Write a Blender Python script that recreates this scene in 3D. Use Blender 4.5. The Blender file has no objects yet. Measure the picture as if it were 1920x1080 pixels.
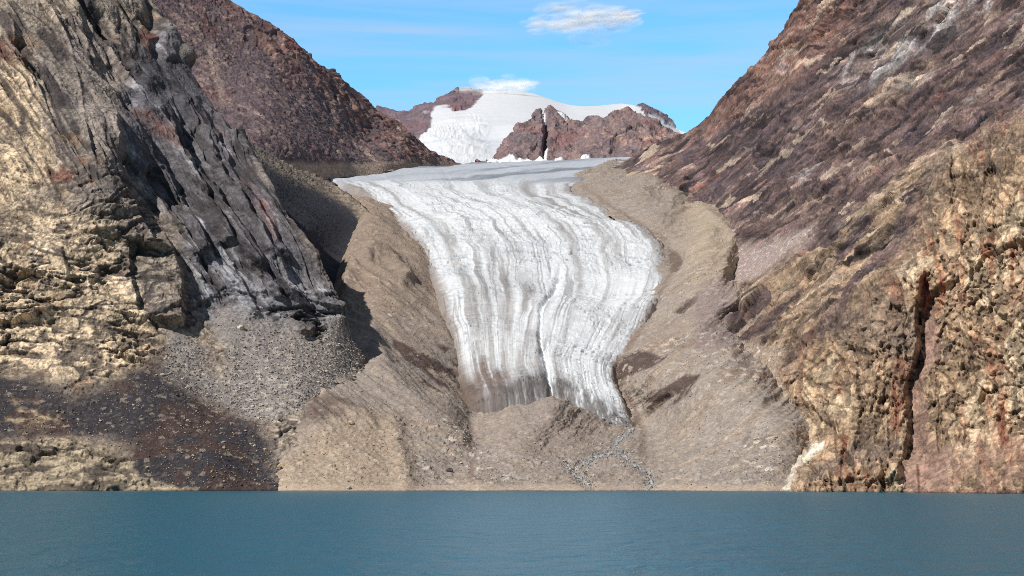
import bpy, math, time
import numpy as np
from concurrent.futures import ThreadPoolExecutor

# ------------------------------------------------------------------ camera, light, sky
scene = bpy.context.scene
R = math.radians
F32 = np.float32
FOC = 3062.0                      # focal length in pixels of a 1920 px wide picture
HORIZON = 892.0
PITCH = math.atan((HORIZON - 540.0) / FOC)
CAM_H = 20.0
SUN_AZ, SUN_EL = R(47), R(44.5)     # sun stands behind the camera, to the left
EXPOSURE = 0.0

cam_data = bpy.data.cameras.new("camera")
cam = bpy.data.objects.new("camera", cam_data)
scene.collection.objects.link(cam)
cam.location = (0, 0, CAM_H)
cam.rotation_euler = (math.pi / 2 + PITCH, 0, 0)
cam_data.sensor_width = 36.0
cam_data.lens = 36.0 * FOC / 1920.0
cam_data.clip_start = 1.0
cam_data.clip_end = 120000.0
scene.camera = cam

scene.view_settings.view_transform = 'Standard'
scene.view_settings.look = 'None'
scene.view_settings.exposure = EXPOSURE
scene.view_settings.gamma = 1.0
scene.cycles.use_denoising = False
scene.cycles.filter_width = 0.95
scene.cycles.max_bounces = 6
scene.cycles.transparent_max_bounces = 64
try:
    scene.view_settings.use_curve_mapping = False
except Exception:
    pass

sun_data = bpy.data.lights.new("sun", 'SUN')
sun_data.energy = 4.8
sun_data.angle = R(0.55)
sun_data.color = (1.0, 0.955, 0.90)
sun = bpy.data.objects.new("sun", sun_data)
scene.collection.objects.link(sun)
SUNV = np.array([-math.sin(SUN_AZ) * math.cos(SUN_EL), -math.cos(SUN_AZ) * math.cos(SUN_EL), math.sin(SUN_EL)])
from mathutils import Vector
sun.rotation_euler = Vector(SUNV).to_track_quat('Z', 'Y').to_euler()

world = bpy.data.worlds.new("World")
scene.world = world
world.use_nodes = True
wt = world.node_tree
wt.nodes.clear()


def N(tree, kind, **kw):
    n = tree.nodes.new(kind)
    for k, v in kw.items():
        if k == 'inputs':
            for kk, vv in v.items():
                n.inputs[kk].default_value = vv
        else:
            setattr(n, k, v)
    return n


def build_world():
    L = wt.links.new
    out = N(wt, 'ShaderNodeOutputWorld')
    bg = N(wt, 'ShaderNodeBackground', inputs={'Strength': 0.052})
    sky = N(wt, 'ShaderNodeTexSky', sky_type='NISHITA', sun_disc=False)
    sky.sun_elevation = SUN_EL
    sky.sun_rotation = math.atan2(SUNV[0], SUNV[1])
    sky.altitude = 800.0
    sky.air_density = 1.0
    sky.dust_density = 0.15
    sky.ozone_density = 2.0
    hs = N(wt, 'ShaderNodeHueSaturation', inputs={'Hue': 0.508, 'Saturation': 1.06, 'Value': 0.95})
    L(sky.outputs[0], hs.inputs['Color'])
    # bright low air above the horizon
    ge = N(wt, 'ShaderNodeNewGeometry')
    sp = N(wt, 'ShaderNodeSeparateXYZ')
    L(ge.outputs['Incoming'], sp.inputs[0])
    lo = N(wt, 'ShaderNodeMapRange', interpolation_type='SMOOTHSTEP', inputs={'From Min': -0.36, 'From Max': -0.30, 'To Min': 0.0, 'To Max': 1.0})
    L(sp.outputs['Z'], lo.inputs[0])
    gn = N(wt, 'ShaderNodeMix', data_type='VECTOR')
    gn.inputs[4].default_value = (1, 1, 1)
    gn.inputs[5].default_value = (2.75, 4.75, 4.8)
    no = N(wt, 'ShaderNodeMapRange', interpolation_type='SMOOTHSTEP', inputs={'From Min': -0.25, 'From Max': -0.6, 'To Min': 0.0, 'To Max': 1.0})
    L(sp.outputs['Y'], no.inputs[0])
    nl = N(wt, 'ShaderNodeMath', operation='MULTIPLY')
    L(lo.outputs[0], nl.inputs[0])
    L(no.outputs[0], nl.inputs[1])
    L(nl.outputs[0], gn.inputs[0])
    # thin streaks of cirrus lying almost level
    tc = N(wt, 'ShaderNodeTexCoord')
    mp = N(wt, 'ShaderNodeMapping')
    mp.inputs['Scale'].default_value = (2.2, 2.2, 34.0)
    mp.inputs['Rotation'].default_value = (0.0, R(3.0), 0.0)
    L(tc.outputs['Generated'], mp.inputs['Vector'])
    n1 = N(wt, 'ShaderNodeTexNoise', inputs={'Scale': 2.4, 'Detail': 6.0, 'Roughness': 0.55, 'Distortion': 0.35})
    L(mp.outputs[0], n1.inputs['Vector'])
    rp = N(wt, 'ShaderNodeValToRGB')
    rp.color_ramp.elements[0].position = 0.40
    rp.color_ramp.elements[0].color = (0, 0, 0, 1)
    rp.color_ramp.elements[1].position = 0.78
    rp.color_ramp.elements[1].color = (0.62, 0.62, 0.62, 1)
    L(n1.outputs[0], rp.inputs[0])
    mx = N(wt, 'ShaderNodeMix', data_type='RGBA')
    mx.inputs[7].default_value = (10.0, 12.4, 14.2, 1.0)
    L(rp.outputs[0], mx.inputs[0])
    tn = N(wt, 'ShaderNodeVectorMath', operation='MULTIPLY')
    L(hs.outputs[0], tn.inputs[0])
    L(gn.outputs[1], tn.inputs[1])
    L(tn.outputs[0], mx.inputs[6])
    L(mx.outputs[2], bg.inputs['Color'])
    L(bg.outputs[0], out.inputs['Surface'])


build_world()
T0 = time.time()

# ------------------------------------------------------------------ numeric helpers
POOL = ThreadPoolExecutor(4)
_rng = np.random.default_rng(7)
PERM = np.concatenate([_rng.permutation(256)] * 3).astype(np.int32)
_g = _rng.normal(size=(256, 3))
GRAD = (_g / np.linalg.norm(_g, axis=1, keepdims=True)).astype(F32)
GX, GY, GZ = (np.ascontiguousarray(GRAD[:, i]) for i in range(3))


def _chunks(fn, P):
    n = len(P)
    k = max(1, min(64, n // 20000))
    idx = np.array_split(np.arange(n), k)
    res = list(POOL.map(lambda i: fn(P[i[0]:i[-1] + 1]), idx))
    if isinstance(res[0], tuple):
        return tuple(np.concatenate([r[j] for r in res]) for j in range(len(res[0])))
    return np.concatenate(res)


def _perlin(P):
    fl = np.floor(P)
    f = P - fl
    i = fl.astype(np.int32) & 255
    x, y, z = i[:, 0], i[:, 1], i[:, 2]
    fx, fy, fz = f[:, 0], f[:, 1], f[:, 2]
    ux, uy, uz = (t * t * t * (t * (t * 6 - 15) + 10) for t in (fx, fy, fz))
    a0 = PERM[x]
    a1 = PERM[x + 1]
    b00, b01, b10, b11 = PERM[a0 + y], PERM[a0 + y + 1], PERM[a1 + y], PERM[a1 + y + 1]

    def g(b, dz, ox, oy):
        h = PERM[b + z + dz]
        return GX[h] * (fx - ox) + GY[h] * (fy - oy) + GZ[h] * (fz - dz)
    l0 = g(b00, 0, 0, 0); l1 = g(b10, 0, 1, 0); a = l0 + ux * (l1 - l0)
    l0 = g(b01, 0, 0, 1); l1 = g(b11, 0, 1, 1); b = l0 + ux * (l1 - l0)
    l0 = g(b00, 1, 0, 0); l1 = g(b10, 1, 1, 0); c = l0 + ux * (l1 - l0)
    l0 = g(b01, 1, 0, 1); l1 = g(b11, 1, 1, 1); d = l0 + ux * (l1 - l0)
    e = a + uy * (b - a)
    h = c + uy * (d - c)
    return (e + uz * (h - e)) * F32(1.6)


def fbm(P, freq, octv=5, gain=0.5, lac=2.03, seed=0, ridged=False, scale=(1, 1, 1)):
    """fractal noise, about -1..1 (ridged: 0..1, sharp crests at 1)"""
    Q = (P * (np.array(scale, F32) * F32(freq)) + F32(seed * 17.31 + 3.7)).astype(F32)

    def f(q):
        s = np.zeros(len(q), F32)
        a, t = 1.0, 0.0
        for o in range(octv):
            n = _perlin(q)
            if ridged:
                n = 1 - np.abs(n) * F32(1.5)
                n = n * np.abs(n)
            s += F32(a) * n
            t += a
            a *= gain
            q = q[:, [1, 2, 0]] * F32(lac) + F32(11.3)
        return s / F32(t)
    if scale != (1, 1, 1):
        def f(q):                          # keep the stretch axes: no swapping of coordinates
            s = np.zeros(len(q), F32)
            a, t = 1.0, 0.0
            for o in range(octv):
                n = _perlin(q)
                if ridged:
                    n = 1 - np.abs(n) * F32(1.5)
                    n = n * np.abs(n)
                s += F32(a) * n
                t += a
                a *= gain
                q = q * F32(lac) + F32(11.3)
            return s / F32(t)
    return _chunks(f, Q)


def cells(P, freq, seed=0, scale=(1, 1, 1), jitter=0.9):
    """Voronoi blocks: returns (tilted facet offset, edge distance, random per block)"""
    Q = (P * (np.array(scale, F32) * F32(freq)) + F32(seed * 5.77 + 100.5)).astype(F32)

    def f(q):
        n = len(q)
        b = np.floor(q).astype(np.int64)
        fr = (q - b).astype(F32)
        d1 = np.full(n, 9.0, F32); d2 = np.full(n, 9.0, F32)
        off = np.zeros(n, F32); rnd = np.zeros(n, F32)
        for dx in (-1, 0, 1):
            for dy in (-1, 0, 1):
                for dz in (-1, 0, 1):
                    h = ((b[:, 0] + dx) * 73856093) ^ ((b[:, 1] + dy) * 19349663) ^ ((b[:, 2] + dz) * 83492791)
                    h = (h & 0xffffffff)
                    h = ((h ^ (h >> 15)) * 0x2c1b3c6d) & 0xffffffff
                    h = ((h ^ (h >> 12)) * 0x297a2d39) & 0xffffffff
                    h = h ^ (h >> 15)
                    jx = ((h & 1023).astype(F32) / 1023 - F32(.5)) * F32(jitter) + F32(.5 + dx)
                    jy = (((h >> 10) & 1023).astype(F32) / 1023 - F32(.5)) * F32(jitter) + F32(.5 + dy)
                    jz = (((h >> 20) & 1023).astype(F32) / 1023 - F32(.5)) * F32(jitter) + F32(.5 + dz)
                    vx, vy, vz = fr[:, 0] - jx, fr[:, 1] - jy, fr[:, 2] - jz
                    d = np.sqrt(vx * vx + vy * vy + vz * vz)
                    nr = d < d1
                    d2 = np.where(nr, d1, np.minimum(d2, d))
                    d1 = np.where(nr, d, d1)
                    k = ((h * 2654435761) & 0xffffffff)
                    tx = ((k >> 3) & 255).astype(F32) / 127.5 - 1
                    ty = ((k >> 11) & 255).astype(F32) / 127.5 - 1
                    tz = ((k >> 19) & 255).astype(F32) / 127.5 - 1
                    r = ((k >> 7) & 1023).astype(F32) / 1023
                    off = np.where(nr, vx * tx + vy * ty + vz * tz + (r - F32(.5)) * F32(.5), off)
                    rnd = np.where(nr, r, rnd)
        e = (d2 - d1).astype(F32)
        k = np.clip(e / F32(.07), 0, 1)
        return (off * k * (2 - k)).astype(F32), e, rnd.astype(F32)
    return _chunks(f, Q)


def crk(P, freq, w, seed, scale=(1, 1, 1), octv=4):
    """long thin fracture lines where a stretched noise crosses zero"""
    return sstep(w, w * .25, np.abs(fbm(P, freq, octv, seed=seed, gain=.5, scale=scale)))


def sstep(a, b, x):
    t = np.clip((x - a) / (b - a), 0, 1)
    return t * t * (3 - 2 * t)


def lerp(a, b, t):
    return a + (b - a) * t


def mixc(c, col, m):
    return c + (np.asarray(col, F32)[None, :] - c) * np.clip(m, 0, 1)[:, None].astype(F32)


def S(r, g, b, k=1.0):
    v = np.array([r, g, b], float) / 255
    v = np.where(v <= .04045, v / 12.92, ((v + .055) / 1.055) ** 2.4)
    return (v * k).astype(F32)


def poly(px, py, pts, feather):
    """soft mask, 1 inside the outline"""
    pts = np.array(pts, float)
    d2 = np.full(px.shape, 1e18)
    ins = np.zeros(px.shape, bool)
    n = len(pts)
    for i in range(n):
        ax, ay = pts[i]
        bx, by = pts[(i + 1) % n]
        ex, ey = bx - ax, by - ay
        wx, wy = px - ax, py - ay
        t = np.clip((wx * ex + wy * ey) / (ex * ex + ey * ey + 1e-9), 0, 1)
        d2 = np.minimum(d2, (wx - ex * t) ** 2 + (wy - ey * t) ** 2)
        c = (ay > py) != (by > py)
        if ey != 0:
            ins ^= c & (px < ex * (py - ay) / ey + ax)
    d = np.sqrt(d2)
    sd = np.where(ins, -d, d)
    return sstep(feather, -feather, sd).astype(F32)


def line_dist(px, py, pts):
    """(distance to a polyline, signed x offset from it at the same height)"""
    pts = np.array(pts, float)
    d2 = np.full(px.shape, 1e18)
    for i in range(len(pts) - 1):
        ax, ay = pts[i]
        bx, by = pts[i + 1]
        ex, ey = bx - ax, by - ay
        t = np.clip(((px - ax) * ex + (py - ay) * ey) / (ex * ex + ey * ey + 1e-9), 0, 1)
        d2 = np.minimum(d2, (px - ax - ex * t) ** 2 + (py - ay - ey * t) ** 2)
    return np.sqrt(d2)


_c, _s = math.cos(PITCH), math.sin(PITCH)


def place(px, py, Y):
    """traced outline point at its real distance Y (metres north of the camera)"""
    a = (px - 960.0) / FOC
    b = (540.0 - py) / FOC
    dy = _c - _s * b
    dz = _s + _c * b
    k = Y / dy
    return np.stack([a * k, Y + 0 * a, CAM_H + dz * k], -1)


class Depth:
    """thin plate spline through surveyed points (px, py, distance)"""
    def __init__(self, ctrl, lam=1e-4):
        c = np.array(ctrl, float)
        x = c[:, :2] / 500.0
        n = len(x)
        K = self.k(np.linalg.norm(x[:, None] - x[None], axis=2)) + lam * np.eye(n)
        Pm = np.hstack([np.ones((n, 1)), x])
        A = np.block([[K, Pm], [Pm.T, np.zeros((3, 3))]])
        w = np.linalg.solve(A, np.concatenate([np.log(c[:, 2]), np.zeros(3)]))
        self.x, self.w, self.a = x, w[:n], w[n:]

    @staticmethod
    def k(r):
        return r * r * np.log(r + 1e-9)

    def __call__(self, px, py):
        sh = np.shape(px)
        q = np.stack([np.ravel(px), np.ravel(py)], -1) / 500.0

        def f(z):
            r = np.linalg.norm(z[:, None] - self.x[None], axis=2)
            return np.exp(self.k(r) @ self.w + self.a[0] + z @ self.a[1:])
        return _chunks(f, q).reshape(sh)


def spacing(lo, hi, step, fine_lo=-25, fine_hi=2010, coarse=9):
    a = []
    if lo < fine_lo:
        a.append(np.arange(lo, fine_lo, coarse))
    a.append(np.arange(max(lo, fine_lo), min(hi, fine_hi), step))
    if hi > fine_hi:
        a.append(np.arange(fine_hi, hi, coarse))
    return np.unique(np.concatenate(a + [[hi]]))


class Sheet:
    """a landform surface: grid of world points with its traced coordinates px, py"""
    def cols(self, x0, x1, step, top, bot, ny, ctrl, back, jag=None):
        top, bot = np.array(top, float), np.array(bot, float)
        x = spacing(x0, x1, step)
        yt = np.interp(x, top[:, 0], top[:, 1])
        yb = np.interp(x, bot[:, 0], bot[:, 1])
        yd = np.maximum(yt, -20)
        v = np.linspace(0, 1, ny)
        py = yb[None] + (yd - yb)[None] * v[:, None]
        px = np.repeat(x[None], ny, 0)
        w = np.linspace(0, 1, 14)[1:]
        py2 = yd[None] + (yt - yd + 0.3)[None] * w[:, None]
        px = np.vstack([px, np.repeat(x[None], 13, 0)])
        py = np.vstack([py, py2])
        D = Depth(ctrl)
        Y = D(px, py)
        Y[ny:] += (w * 25)[:, None]
        P = place(px, py, Y)
        e = P[-1]
        nb = 10
        bk = np.array([(0, 0, 0)] + list(back), float)
        tt = np.linspace(0, len(bk) - 1, nb * (len(bk) - 1) + 1)[1:]
        for t in tt:
            o = np.array([np.interp(t, np.arange(len(bk)), bk[:, k]) for k in range(3)])
            P = np.concatenate([P, (e + o)[None]])
            px = np.vstack([px, px[-1:]])
            py = np.vstack([py, py[-1:]])
        self.P, self.px, self.py = P, px, py
        self.nvis = ny
        return self

    def rows(self, rows, nt, nu, ctrl=None, left=(), right=(), uw=None):
        """rows: (xl, yl, xr, yr[, Y]) from far to near"""
        r = np.array(rows, float)
        seg = np.concatenate([[0], np.cumsum(np.hypot(np.diff(r[:, 0]) + np.diff(r[:, 2]), np.diff(r[:, 1]) + np.diff(r[:, 3])))])
        t = np.linspace(0, seg[-1], nt)
        q = np.stack([smooth_interp(t, seg, r[:, k]) for k in range(r.shape[1])], -1)
        u = np.linspace(0, 1, nu)
        px = q[:, 0:1] + (q[:, 2:3] - q[:, 0:1]) * u[None]
        py = q[:, 1:2] + (q[:, 3:4] - q[:, 1:2]) * u[None]
        self.U = np.repeat(u[None], nt, 0)
        self.T = np.repeat((t / seg[-1])[:, None], nu, 1)
        self.q = q
        if ctrl is not None:
            Y = Depth(ctrl)(px, py)
        else:
            Y = np.repeat(q[:, 4:5], nu, 1)
        self.P = place(px, py, Y)
        self.px, self.py = px, py
        self.flanks = (len(left), len(right))
        for side, offs in ((0, left), (1, right)):
            for o in offs:
                e = self.P[:, -1:] if side else self.P[:, :1]
                add = e + np.array(o, float)
                if side:
                    self.P = np.concatenate([self.P, add], 1)
                    cat = lambda a: np.concatenate([a, a[:, -1:]], 1)
                else:
                    self.P = np.concatenate([add, self.P], 1)
                    cat = lambda a: np.concatenate([a[:, :1], a], 1)
                self.px, self.py, self.U, self.T = cat(self.px), cat(self.py), cat(self.U), cat(self.T)
        return self

    def finish(self):
        self.sh = self.P.shape[:2]
        du = np.gradient(self.P, axis=1)
        dv = np.gradient(self.P, axis=0)
        n = np.cross(du, dv)
        n /= np.linalg.norm(n, axis=2, keepdims=True) + 1e-9
        flip = np.sum(n * (np.array([0, 0, CAM_H]) - self.P), 2).mean() < 0
        self.flip = flip
        if flip:
            n = -n
        a, b = getattr(self, 'flanks', (0, 0))
        if a:
            n[:, :a + 2] = n[:, a + 2:a + 3]
        if b:
            n[:, -b - 2:] = n[:, -b - 3:-b - 2]
        self.n = n.reshape(-1, 3).astype(F32)
        self.W = self.P.reshape(-1, 3).astype(F32)
        self.x = self.px.ravel()
        self.y = self.py.ravel()
        return self

    def displaced(self, d, out=None, lean=0.0):
        n = self.n
        if np.any(lean):                               # steep walls break away towards the fjord rather than square to their mean slope
            f = np.array([0, 0, CAM_H], F32) - self.W
            f[:, 2] = 0
            f /= np.linalg.norm(f, axis=1, keepdims=True)
            n = n * (1 - lean) + f * lean
            n = (n / np.linalg.norm(n, axis=1, keepdims=True)).astype(F32)
        V = self.W + n * d[:, None]
        if out is not None:                    # buttresses stand out level from the face, towards the fjord
            f = np.array([0, 0, CAM_H], F32) - self.W
            f[:, 2] = 0
            f /= np.linalg.norm(f, axis=1, keepdims=True)
            V = V + f * out[:, None]
        return V.astype(F32)

    def fabric(self, angle, warp=10.0, seed=900):
        """surface coordinates (along, across) of a rock fabric that dips at the given angle, about in metres"""
        c, q = math.cos(R(angle)), math.sin(R(angle))
        a = self.x * c + self.y * q
        b = -self.x * q + self.y * c
        w1 = fbm(self.W, 1 / 70, 4, seed=seed)
        w2 = fbm(self.W, 1 / 260, 3, seed=seed + 1)
        return np.stack([a + warp * w1, b + warp * w1 * .6 + warp * 2.2 * w2, 0 * a], -1).astype(F32)


def step_edge(x, y, line, h, wl, y0, y1, soft=4.0):
    """height of a buttress that ends at a steep edge on its right"""
    off = x - np.interp(y, [p[1] for p in line], [p[0] for p in line])
    return h * sstep(soft, -soft, off) * sstep(-wl, -wl * .15, off) * sstep(y0 - 25, y0 + 10, y) * sstep(y1 + 20, y1 - 10, y)


def smooth_interp(t, xs, ys):
    """monotone-ish cubic through the points"""
    m = np.gradient(ys, xs)
    i = np.clip(np.searchsorted(xs, t) - 1, 0, len(xs) - 2)
    h = xs[i + 1] - xs[i]
    s = (t - xs[i]) / h
    return ((2 * s**3 - 3 * s**2 + 1) * ys[i] + (s**3 - 2 * s**2 + s) * h * m[i]
            + (-2 * s**3 + 3 * s**2) * ys[i + 1] + (s**3 - s**2) * h * m[i + 1])


def tag(o, label, cat, kind=None, group=None):
    o['label'] = label
    o['category'] = cat
    if kind:
        o['kind'] = kind
    if group:
        o['group'] = group
    return o


def mesh_from(name, V, F, mat, attrs=None, smooth=True):
    me = bpy.data.meshes.new(name)
    V = np.ascontiguousarray(V, F32)
    F = np.ascontiguousarray(F, np.int32)
    k = F.shape[1]
    me.vertices.add(len(V))
    me.vertices.foreach_set('co', V.ravel())
    me.loops.add(F.size)
    me.loops.foreach_set('vertex_index', F.ravel())
    me.polygons.add(len(F))
    me.polygons.foreach_set('loop_start', np.arange(0, F.size, k, dtype=np.int32))
    me.update(calc_edges=True)
    me.polygons.foreach_set('use_smooth', np.full(len(F), smooth))
    for an, a in (attrs or {}).items():
        if a.ndim == 2:
            at = me.attributes.new(an, 'FLOAT_COLOR', 'POINT')
            at.data.foreach_set('color', np.concatenate([a, np.ones((len(a), 1))], 1).astype(F32).ravel())
        else:
            at = me.attributes.new(an, 'FLOAT', 'POINT')
            at.data.foreach_set('value', a.astype(F32).ravel())
    me.materials.append(mat)
    o = bpy.data.objects.new(name, me)
    scene.collection.objects.link(o)
    return o


def grid_faces(sh, flip):
    a = np.arange(sh[0] * sh[1]).reshape(sh)
    f = np.stack([a[:-1, :-1], a[:-1, 1:], a[1:, 1:], a[1:, :-1]], -1).reshape(-1, 4)
    return f[:, ::-1] if flip else f


# ------------------------------------------------------------------ materials
def rock_material(name, grain=0.35, bump=1.0, size=4.0, rough=0.92, speck=0.0, stretch=(1, 1, 1)):
    """mineral tint of the landform, some shade painted in, (attribute 'tint') broken up by noise nodes, with stony bump"""
    m = bpy.data.materials.new(name)
    m.use_nodes = True
    t = m.node_tree
    L = t.links.new
    b = t.nodes['Principled BSDF']
    b.inputs['Roughness'].default_value = rough
    b.inputs['Specular IOR Level'].default_value = 0.25
    at = N(t, 'ShaderNodeAttribute', attribute_name='tint')
    tc = N(t, 'ShaderNodeTexCoord')
    mp = N(t, 'ShaderNodeMapping')
    mp.inputs['Scale'].default_value = stretch
    L(tc.outputs['Object'], mp.inputs[0])
    n1 = N(t, 'ShaderNodeTexNoise', inputs={'Scale': 1.0 / size, 'Detail': 5.0, 'Roughness': 0.65})
    L(mp.outputs[0], n1.inputs['Vector'])
    r1 = N(t, 'ShaderNodeMapRange', inputs={'From Min': 0.25, 'From Max': 0.75, 'To Min': 1 - grain, 'To Max': 1 + grain})
    L(n1.outputs[0], r1.inputs[0])
    vo = N(t, 'ShaderNodeTexVoronoi', inputs={'Scale': 1.0 / (size * 0.8), 'Randomness': 1.0})
    L(mp.outputs[0], vo.inputs['Vector'])
    sep = N(t, 'ShaderNodeSeparateColor')
    L(vo.outputs['Color'], sep.inputs[0])
    r2 = N(t, 'ShaderNodeMapRange', inputs={'From Min': 0.0, 'From Max': 1.0, 'To Min': 1 - grain * .7, 'To Max': 1 + grain * .7})
    L(sep.outputs[0], r2.inputs[0])
    mu = N(t, 'ShaderNodeMath', operation='MULTIPLY')
    L(r1.outputs[0], mu.inputs[0])
    L(r2.outputs[0], mu.inputs[1])
    vm = N(t, 'ShaderNodeVectorMath', operation='SCALE')
    L(at.outputs['Color'], vm.inputs[0])
    L(mu.outputs[0], vm.inputs['Scale'])
    L(vm.outputs[0], b.inputs['Base Color'])
    h = N(t, 'ShaderNodeMath', operation='ADD')
    L(n1.outputs[0], h.inputs[0])
    sc = N(t, 'ShaderNodeMath', operation='MULTIPLY', inputs={1: 0.6})
    L(vo.outputs['Distance'], sc.inputs[0])
    L(sc.outputs[0], h.inputs[1])
    bp = N(t, 'ShaderNodeBump', inputs={'Strength': 0.7, 'Distance': bump})
    L(h.outputs[0], bp.inputs['Height'])
    L(bp.outputs[0], b.inputs['Normal'])
    return m


M_CLIFF = rock_material('weathered_gneiss', 0.30, 1.6, 5.0)
M_SLOPE = rock_material('debris_slope_rock', 0.32, 1.6, 5.0)
M_TILL = rock_material('moraine_till', 0.22, 1.1, 4.0)
M_FAR = rock_material('distant_rock', 0.30, 5.0, 14.0)
M_ICE = rock_material('glacier_ice', 0.10, 0.8, 6.0, rough=0.6)
M_SNOW = rock_material('snow', 0.03, 2.0, 60.0, rough=0.7)
M_BOULDER = rock_material('boulder_rock', 0.3, 0.3, 1.5)


def note(s):
    print("[%.1fs] %s" % (time.time() - T0, s), flush=True)


# ------------------------------------------------------------------ water
def water():
    m = bpy.data.materials.new('fjord_water')
    m.use_nodes = True
    t = m.node_tree
    L = t.links.new
    b = t.nodes['Principled BSDF']
    b.inputs['Base Color'].default_value = (0.009, 0.104, 0.158, 1)
    b.inputs['Roughness'].default_value = 0.32
    b.inputs['IOR'].default_value = 1.33
    b.inputs['Specular IOR Level'].default_value = 0.28
    tc = N(t, 'ShaderNodeTexCoord')
    n1 = N(t, 'ShaderNodeTexNoise', inputs={'Scale': 0.10, 'Detail': 5.0, 'Roughness': 0.6, 'Distortion': 0.6})
    n2 = N(t, 'ShaderNodeTexNoise', inputs={'Scale': 0.02, 'Detail': 3.0})
    mp = N(t, 'ShaderNodeMapping')
    mp.inputs['Scale'].default_value = (1.0, 0.55, 1.0)
    L(tc.outputs['Object'], mp.inputs[0])
    L(mp.outputs[0], n1.inputs['Vector'])
    L(mp.outputs[0], n2.inputs['Vector'])
    ad = N(t, 'ShaderNodeMath', operation='MULTIPLY_ADD', inputs={1: 2.0})
    L(n2.outputs[0], ad.inputs[0])
    L(n1.outputs[0], ad.inputs[2])
    bp = N(t, 'ShaderNodeBump', inputs={'Strength': 1.0, 'Distance': 1.6})
    L(ad.outputs[0], bp.inputs['Height'])
    L(bp.outputs[0], b.inputs['Normal'])
    xs = np.array([-9000, -3000, -1200, 0, 1200, 3000, 9000.0])
    ys = np.array([-6000, -500, 0, 100, 400, 900, 1600, 2600, 4500.0])
    X, Y = np.meshgrid(xs, ys)
    V = np.stack([X.ravel(), Y.ravel(), 0 * X.ravel()], -1)
    o = mesh_from('fjord_water', V, grid_faces(X.shape, False), m)
    tag(o, 'calm blue teal fjord water filling the bottom of the picture', 'water', 'structure')


def sea_bed():
    xs = np.linspace(-30000, 30000, 13)
    ys = np.linspace(-8000, 40000, 13)
    X, Y = np.meshgrid(xs, ys)
    V = np.stack([X.ravel(), Y.ravel(), 0 * X.ravel() - 60], -1)
    o = mesh_from('ground', V, grid_faces(X.shape, False), M_TILL, {'tint': np.repeat(S(120, 105, 92)[None], len(V), 0)})
    tag(o, 'brown ground lying under the fjord and the mountains', 'ground', 'structure')


water()
sea_bed()

STEP = 1.35        # mesh spacing in traced pixels

# ------------------------------------------------------------------ the pale cliff on the left, with its scree
CLIFF_CTRL = [(-420, 990, 2080), (0, 990, 2130), (300, 990, 2140), (690, 990, 2200), (-420, 940, 2100), (-200, 940, 2150), (0, 940, 2165), (200, 940, 2170), (520, 940, 2195), (690, 940, 2260),
            (0, 916, 2180), (300, 916, 2205), (515, 916, 2217), (0, 822, 2270), (250, 832, 2280), (480, 880, 2270), (400, 850, 2265),
            (0, 705, 2420), (200, 745, 2400), (400, 790, 2390), (480, 805, 2380), (-300, 705, 2380),
            (0, 690, 2440), (100, 700, 2430), (230, 640, 2490), (300, 640, 2510), (440, 600, 2600), (600, 610, 2670), (640, 600, 2690),
            (500, 700, 2520), (560, 745, 2460), (620, 650, 2650), (690, 690, 2700),
            (0, 450, 2550), (0, 250, 2700), (0, 0, 2920), (0, -90, 3010), (-420, 450, 2500), (-420, 0, 2850), (-420, -150, 3000), (150, -60, 3150),
            (150, 450, 2555), (150, 200, 2780), (150, 0, 3050), (200, 330, 2670), (220, 100, 2990),
            (280, 0, 3330), (330, 80, 3280), (400, 210, 3150), (480, 315, 2960), (560, 425, 2790), (630, 535, 2710), (650, 600, 2700),
            (300, 200, 2960), (255, 250, 2820), (300, 350, 2800), (380, 350, 2840), (320, 470, 2650), (380, 480, 2680), (480, 430, 2770), (480, 520, 2690), (560, 500, 2730),
            (330, 560, 2590), (420, 565, 2640)]


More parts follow.
